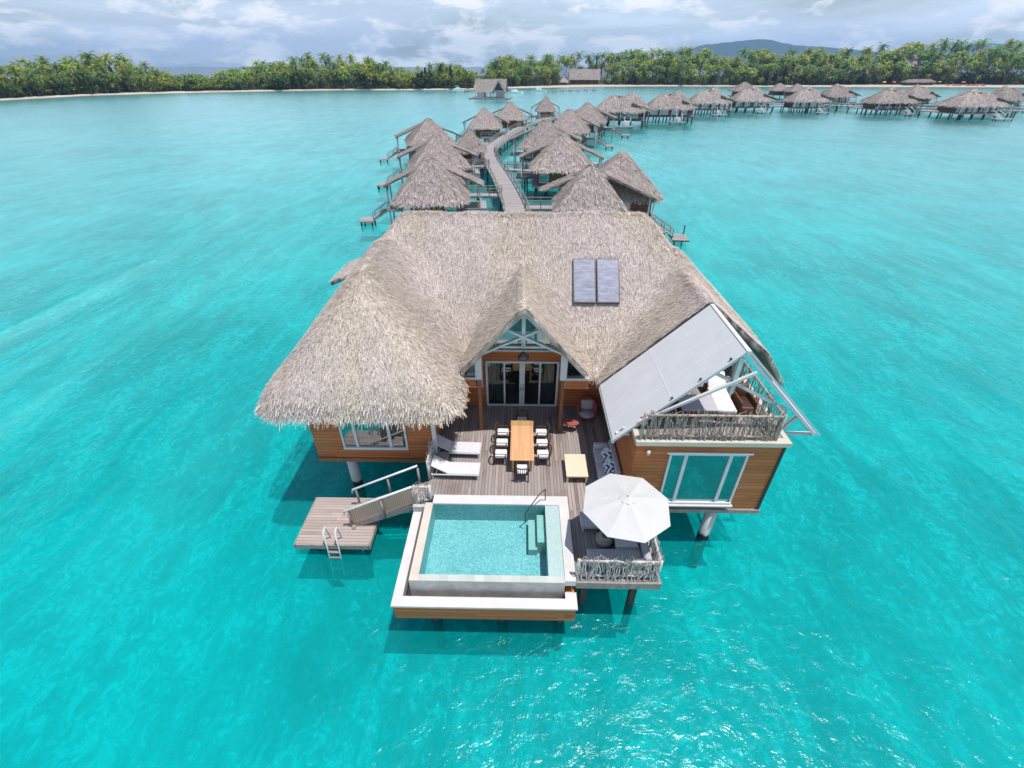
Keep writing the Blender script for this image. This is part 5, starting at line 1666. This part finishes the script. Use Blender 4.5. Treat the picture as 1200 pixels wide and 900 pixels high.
for px, kd, inl, s in shrub_px:
    q = at_shore(px, inl); src = SHRUB[kd]; rz = rng.uniform(0, 6.28)
    if kd not in used:
        used.add(kd); src.location = (q[0], q[1], .6); src.rotation_euler.z = rz; src.scale = (s, s, s)
    else: dup(src, (q[0], q[1], .6), rz, s)


# ================================================================== BUILDINGS AND BOATS AT THE SHORE
def hall(name, label, px, py, w, d, ze, s, ridge_gable, rz=0, z0=1.0, wallmat='interior', inland=None):
    p = at_shore(px, inland) if inland is not None else ground(px, py, z0)[:2]
    o = thing(name, label, 'building', (0, 0, 0))
    x0, x1, y0, y1 = -w / 2, w / 2, -d / 2, d / 2
    sides = 'fb' if ridge_gable else 'lrfb'
    pl = hip(x0, x1, y0, y1, ze, s, None, sides)
    if not ridge_gable: pl = [(2.2 * a / abs(a) if a else 0, b, c) if False else (a, b, c) for a, b, c in pl]
    link('roof', make_thatch('roof', [Wing(x0, x1, y0, y1, pl, 'fb', .2, 0, .06)], 14, (1.1, .3, .1), PAL_FAR, M['thatch_far'], 81, .8, .35, fringe_n=3, hang=(.4, .7)), o)
    MB().span(x0 + 1.5, x1 - 1.5, y0 + 2, y1 - 1.5, 0, ze + .6).build('wall', M[wallmat], o)
    for x in np.linspace(x0 + .8, x1 - .8, 5): MB().span(x - .15, x + .15, y0 + .6, y0 + .9, 0, ze + .3).build('post', M['grey_wood'], o)
    o.location = (p[0], p[1], z0); o.rotation_euler.z = rz
    return o
hall('beach_hall', 'long grey thatched hall on the beach among the palms, right of the boathouse', 685, 100, 31, 17, 4.0, 1.02, True, R(-4), 1.0, 'wall_dark', 24)
hall('beach_hut', 'tiny pointed thatched hut left of the long hall', 660, 100, 9, 9, 2.6, 1.0, False, 0, .9, 'wall_dark', 8)
hall('garden_villa', 'grey thatched roof showing among palms above the two small pyramids', 938, 90, 26, 18, 4.5, 1.0, False, R(8), 4.0, 'wall_dark', 40)
hall('garden_villa', 'grey thatched roof half hidden in palms right of the brown ironwood', 1000, 88, 26, 18, 4.5, 1.0, False, R(12), 3.0, 'wall_dark', 20)
hall('garden_villa', 'pale grey roof high among the palms behind the right beach', 1050, 80, 26, 22, 9, .9, True, R(10), 7.0, 'wall_dark', 40)
hall('garden_villa', 'pale grey roof deep in the palms at the right end of the beach', 1092, 80, 22, 20, 9, .9, True, R(12), 7.0, 'wall_dark', 45)
hall('beach_bar', 'low dark open beach bar on the sand behind the far bungalows', 1075, 98, 34, 9, 2.6, .5, False, R(14), .8, 'wall_dark', -12)

# boathouse
bp = ground(574, 115, .6)
o = thing('boathouse', 'open sided boathouse with steep grey gable roof on a low timber deck in the lagoon', 'boathouse', (0, 0, 0))
wv = [Wing(-9, 10, -5.5, 5.5, hip(-9, 10, -5.5, 5.5, 3.6, 1.15, None, 'fb'), 'fb', .2, 0, .05),
      Wing(2.2, 10, -6.8, 0, hip(2.2, 10, -6.8, 0, 3.2, 1.55, None, 'lr'), '', .2, 0, .05, 'f')]
link('roof', make_thatch('roof', wv, 22, (1.0, .24, .1), PAL_FAR, M['thatch_far'], 91, .6, .35, fringe_n=3, hang=(.3, .5)), o)
MB().span(-12, 12.5, -8.5, 7, .25, .65).build('deck', M['walk'], o)
MB().span(-7.5, -3.5, -3.5, 4.5, .65, 4.2).build('wall', M['truss_pale'], o)
MB().span(4, 8.5, 1, 4.5, .65, 4).build('wall', M['truss_pale'], o)
for x in (-8, -1, 2.8, 9.4):
    for y in (-5, 5): MB().span(x - .2, x + .2, y - .2, y + .2, .65, 4.4).build('post', M['truss'], o)
MB().beam((2.4, -6.6, 3.3), (6.1, -6.6, 8.9), .25, .3, (0, 1, 0)).beam((9.8, -6.6, 3.3), (6.1, -6.6, 8.9), .25, .3, (0, 1, 0)).beam((2.6, -6.6, 4.2), (9.6, -6.6, 4.2), .2, .3, (0, 1, 0)).build('gable_frame', M['truss_pale'], o)
for x in (-11, -4, 3, 11):
    for y in (-7.5, 6): MB().tube([(x, y, -2.2), (x, y, .25)], .25, 6).build('pile', M['pile_dark'], o)
o.location = (bp[0], bp[1] + 8, 0); o.rotation_euler.z = R(-8)


def motor_boat(name, label, L, px, py, rz, roofed=True, group=None):
    o = thing(name, label, 'boat', (0, 0, 0), group)
    st_ = []
    for i in range(9):
        t = i / 8; hw = L * .15 * (1 - max(0, (t - .45) / .55) ** 2.2); st_.append((t * L - L / 2, hw))
    vs = []; fs = []
    for x, hw in st_:
        zz = 1.0 + .5 * max(0, (x / L + .1)) * 1.4
        vs += [(x, -hw * .6, -.1), (x, -hw, zz), (x, hw, zz), (x, hw * .6, -.1)]
    for i in range(8):
        for k in range(3): fs.append((i * 4 + k, i * 4 + k + 1, (i + 1) * 4 + k + 1, (i + 1) * 4 + k))
        fs.append((i * 4 + 1, (i + 1) * 4 + 1, (i + 1) * 4 + 2, i * 4 + 2))
    fs += [(0, 1, 2, 3)]
    MB().add(vs, fs).build('hull', M['hull'], o)
    cb = MB().add([(-L * .22, -L * .1, 1.05), (L * .2, -L * .09, 1.2), (L * .2, L * .09, 1.2), (-L * .22, L * .1, 1.05), (-L * .2, -L * .085, 2.5), (L * .08, -L * .075, 2.5), (L * .08, L * .075, 2.5), (-L * .2, L * .085, 2.5)], [(0, 1, 5, 4), (1, 2, 6, 5), (2, 3, 7, 6), (3, 0, 4, 7), (4, 5, 6, 7), (3, 2, 1, 0)]).build('cabin', M['hull'], o)
    MB().add([(L * .205, -L * .08, 1.35), (L * .205, L * .08, 1.35), (L * .095, L * .07, 2.4), (L * .095, -L * .07, 2.4)], [(0, 1, 2, 3)]).build('windscreen', M['glass_door'], o)
    if roofed:
        MB().span(-L * .26, L * .04, -L * .1, L * .1, 3.2, 3.32).build('hardtop', M['hull'], o)
        for x in (-L * .24, 0):
            for y in (-L * .08, L * .08): MB().tube([(x, y, 2.45), (x, y, 3.2)], .05, 5).build('hardtop_post', M['metal'], o)
    p = ground(px, py, 0); o.location = (p[0], p[1], .1); o.rotation_euler.z = rz
    return o
motor_boat('motor_boat', 'white cabin boat moored right beside the boathouse', 13, 603, 109.5, R(15), True)
motor_boat('motor_boat', 'white open boat moored at the pier, farther right of the boathouse', 12, 632, 107.5, R(-10), False)
motor_boat('motor_boat', 'small white boat moored by the shore left of the boathouse', 9, 537, 106.5, R(5), True)
o = boardwalk('pier', 'long low pier on dark posts in front of the small sandy beach by the hall', [tuple(ground(640, 106.5, .9)[:2]), tuple(ground(668, 105.5, .9)[:2]), tuple(ground(700, 104.5, .9)[:2])], 3.0, 1.1, None, False, 4, 5, .1); o['category'] = 'pier'
o = boardwalk('pier', 'low timber pier at the shore left of the boathouse', [tuple(ground(523, 106.8, .9)[:2]), tuple(ground(552, 105.8, .9)[:2])], 3.5, .9, None, False, 4, 7, .1); o['category'] = 'pier'


def parasol(label, mat, px, inl, s):
    o = thing('beach_parasol', label, 'parasol', (0, 0, 0), 'parasols on the right beach')
    MB().lathe([(0, 3.3), (.9, 2.95), (1.9, 2.4), (1.8, 2.38), (0, 3.2)], n=10, smooth=False).build('canopy', M[mat], o)
    MB().tube([(0, 0, 0), (0, 0, 3.2)], .06, 6).build('pole', M['grey_wood'], o)
    q = at_shore(px, inl); o.location = (q[0], q[1], .7); o.scale = (s * .75,) * 3
for px, mat, inl, lb in ((1035, 'yellow_cloth', -8, 'yellow parasol on the sand near the left end of the right beach'), (1047, 'orange_cloth', -10, 'orange parasol just right of the yellow one on the beach'), (1068, 'yellow_cloth', -6, 'yellow parasol beside the beach bar'), (1090, 'umbrella', -9, 'white parasol right of the beach bar'), (1128, 'orange_cloth', -12, 'orange parasol by the red beach beds'), (1100, 'orange_cloth', -4, 'orange parasol between the white one and the red beach beds')):
    parasol(lb, mat, px, inl, 1.3)
bed = None
for i, px in enumerate((1112, 1118, 1124, 1133, 1139, 1146, 1153)):
    q = at_shore(px, -24)
    if bed is None:
        bed = thing('beach_bed', 'red cushioned beach bed in the row on the right beach', 'beach bed', (0, 0, 0), 'red beach beds')
        MB().span(-1.0, 1.0, -2, 2, .35, .6).box((0, 1.5, .9), (2.0, 1.3, .18), Matrix.Rotation(R(35), 4, 'X')).build('cushion', M['red_cloth'], bed)
        MB().span(-.9, .9, -1.9, 1.9, 0, .34).build('frame', M['grey_wood'], bed)
        bed.location = (q[0], q[1], .55)
    else: dup(bed, (q[0], q[1], .55), R(rng.uniform(-15, 15)), 1)


# ================================================================== WATER, SEABED, OCEAN, HILLS
def sheet(name, x0, x1, y0, y1, z, mat, n=1):
    o = MB().add([(x0, y0, z), (x1, y0, z), (x1, y1, z), (x0, y1, z)], [(0, 1, 2, 3)]).build(name, mat)
    return tag(o, kind='structure')
sheet('lagoon_water', -900, 1300, -120, 700, 0, M['lagoon'])
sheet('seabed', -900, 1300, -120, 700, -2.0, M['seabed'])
M['ocean'] = flat('deep ocean', (.01, .045, .11), (.014, .06, .13), .004, .25)
sheet('ocean_water', -8900, 8900, 700.0, 8950, -.02, M['ocean'])


def ridge(name, label, X, Y, D, depth, seed):
    """hill whose skyline passes through columns X at rows Y, standing D metres away"""
    vs = []; fs = []
    n = 70; k = 12
    xs = np.linspace(X[0], X[-1], n)
    ys = np.interp(xs, X, Y)
    for i in range(n):
        jag = 1.2 * (vnoise(np.array([xs[i] * .09]), np.array([seed * 1.0]), 2)[0] - .5) + .8 * (vnoise(np.array([xs[i] * .3]), np.array([seed * 1.0]), 6)[0] - .5)
        tp = ahead(xs[i], ys[i] + jag * (1 if 0 < i < n - 1 else 0), D)
        hgt = max(2.0, tp[2])
        for j in range(k):
            t = j / (k - 1) * 2 - 1
            w = (1 - abs(t)) ** .9
            nz = .75 + .5 * vnoise(np.array([tp[0] / 260.0]), np.array([t * 3.1 + 7]), 8)[0] if abs(t) > .02 else 1
            vs.append((tp[0] * (1 + t * depth / D), D + t * depth, hgt * w * (nz if j not in (k // 2, k // 2 - 1) else 1) - 4))
    for i in range(n - 1):
        for j in range(k - 1):
            a = i * k + j; fs.append((a, a + k, a + k + 1, a + 1))
    o = MB().add(vs, fs, True).build(name, M['hill'])
    return tag(o, label, 'hill', None, 'structure')
M['hill'] = flat('forested hillside', (.022, .046, .042), (.04, .066, .055), .012, .95)
ridge('hill', 'blue hazy hill range beyond the palms', [780, 806, 830, 850, 872, 890, 905, 915, 930, 950, 980, 1020, 1050], [60, 55, 49, 46.5, 45, 42.5, 43, 46.5, 49.5, 52, 54, 57.5, 61], 6000, 800, 3)
ridge('hill', 'faint hazy hill at the right end of the horizon', [1060, 1095, 1130, 1160, 1190, 1230, 1270, 1320], [62, 55, 50, 48, 49, 47, 52, 60], 7500, 900, 5)

# ------------------------------------------------------------------ air
HAZE = 1.1e-4
m, nt, out = new_mat('sea haze')
pv = nt.nodes.new('ShaderNodeVolumePrincipled')
pv.inputs['Color'].default_value = (.36, .63, 1, 1); pv.inputs['Density'].default_value = HAZE; pv.inputs['Anisotropy'].default_value = .1
nt.links.new(pv.outputs[0], out.inputs['Volume'])
hz = MB().span(-9000, 9000, -300, 9000, -3.2, 330).build('haze', m)
tag(hz, 'thin pale sea haze over the lagoon and the far hills', 'haze', None, 'stuff')

# ------------------------------------------------------------------ sky, sun
SUN = Vector((.24, -.08, 1)).normalized()
elev = math.asin(SUN.z); azim = math.atan2(SUN.x, SUN.y)
wd = bpy.data.worlds.new('World'); SC.world = wd; wd.use_nodes = True
nt = wd.node_tree
for n in list(nt.nodes): nt.nodes.remove(n)
s = NT(nt)
out = nt.nodes.new('ShaderNodeOutputWorld')
sky = s.n('ShaderNodeTexSky', sky_type='NISHITA'); sky.sun_disc = False
sky.sun_elevation = elev; sky.sun_rotation = azim; sky.altitude = 10; sky.air_density = 1.0; sky.dust_density = 1.2; sky.ozone_density = 1.2
SKY = .11
tc = s.n('ShaderNodeTexCoord')
def sky_noise(scale, sc, det, rough, dist=0.0, loc=(0, 0, 0)):
    mp = s.n('ShaderNodeMapping'); mp.inputs['Scale'].default_value = scale; mp.inputs['Location'].default_value = loc
    s.l(tc.outputs['Generated'], mp.inputs[0])
    return s.noise(mp.outputs[0], sc, det, rough, dist)
c1 = sky_noise((1, 1, 5.0), 2.6, 8, .62, .3)
c2 = sky_noise((1, 1, 3.0), 9.5, 9, .62, .25, (3, 1, 5))
c3 = sky_noise((1, 1, 9.0), 3.0, 6, .55, .4, (7, 2, 1))
base = s.n('ShaderNodeVectorMath', operation='SCALE'); s.l(sky.outputs[0], base.inputs[0]); base.inputs['Scale'].default_value = SKY
veil = s.mix(s.ramp(c3, .35, .62), base.outputs[0], (.74, .86, 1.01))
grey = s.mix(s.ramp(c1, .46, .62), veil, (.61, .69, .85))
puff = s.mix(s.ramp(c2, .49, .59), grey, (1.02, 1.03, 1.06))
sepw = s.n('ShaderNodeSeparateXYZ'); s.l(tc.outputs['Generated'], sepw.inputs[0])
puff = s.mix(s.ramp(sepw.outputs[2], .22, .60), puff, s.mix(s.math('MULTIPLY', s.ramp(c2, .5, .7), .35), base.outputs[0], (.8, .84, .9)))
bg = s.n('ShaderNodeBackground'); s.l(puff, bg.inputs[0]); bg.inputs[1].default_value = 1.0
s.l(bg.outputs[0], out.inputs[0])
ld_ = bpy.data.lights.new('sun', 'SUN'); ld_.energy = 4.1; ld_.angle = R(.53); ld_.color = (1, .965, .91)
lo = bpy.data.objects.new('sun', ld_); COL.objects.link(lo)
lo.rotation_euler = (-SUN).to_track_quat('-Z', 'Y').to_euler()
lo.location = (0, 0, 80)

# ------------------------------------------------------------------ camera, view
cam = bpy.data.cameras.new('camera'); co = bpy.data.objects.new('camera', cam); COL.objects.link(co)
cam.sensor_fit = 'HORIZONTAL'; cam.sensor_width = 36; cam.lens = 36 * F_PX / 1200
cam.clip_start = .1; cam.clip_end = 40000
co.location = (0, 0, CAM_H)
co.rotation_euler = (PI / 2 - PITCH, 0, YAW)
SC.camera = co
SC.view_settings.view_transform = 'Standard'; SC.view_settings.look = 'None'
SC.view_settings.exposure = 0.2; SC.view_settings.gamma = 1; SC.view_settings.use_curve_mapping = False
cy = SC.cycles
cy.max_bounces = 8; cy.diffuse_bounces = 2; cy.glossy_bounces = 3; cy.transparent_max_bounces = 12; cy.volume_bounces = 0
cy.sample_clamp_indirect = 6; cy.sample_clamp_direct = 0
cy.use_denoising = True
cy.volume_step_rate = 10
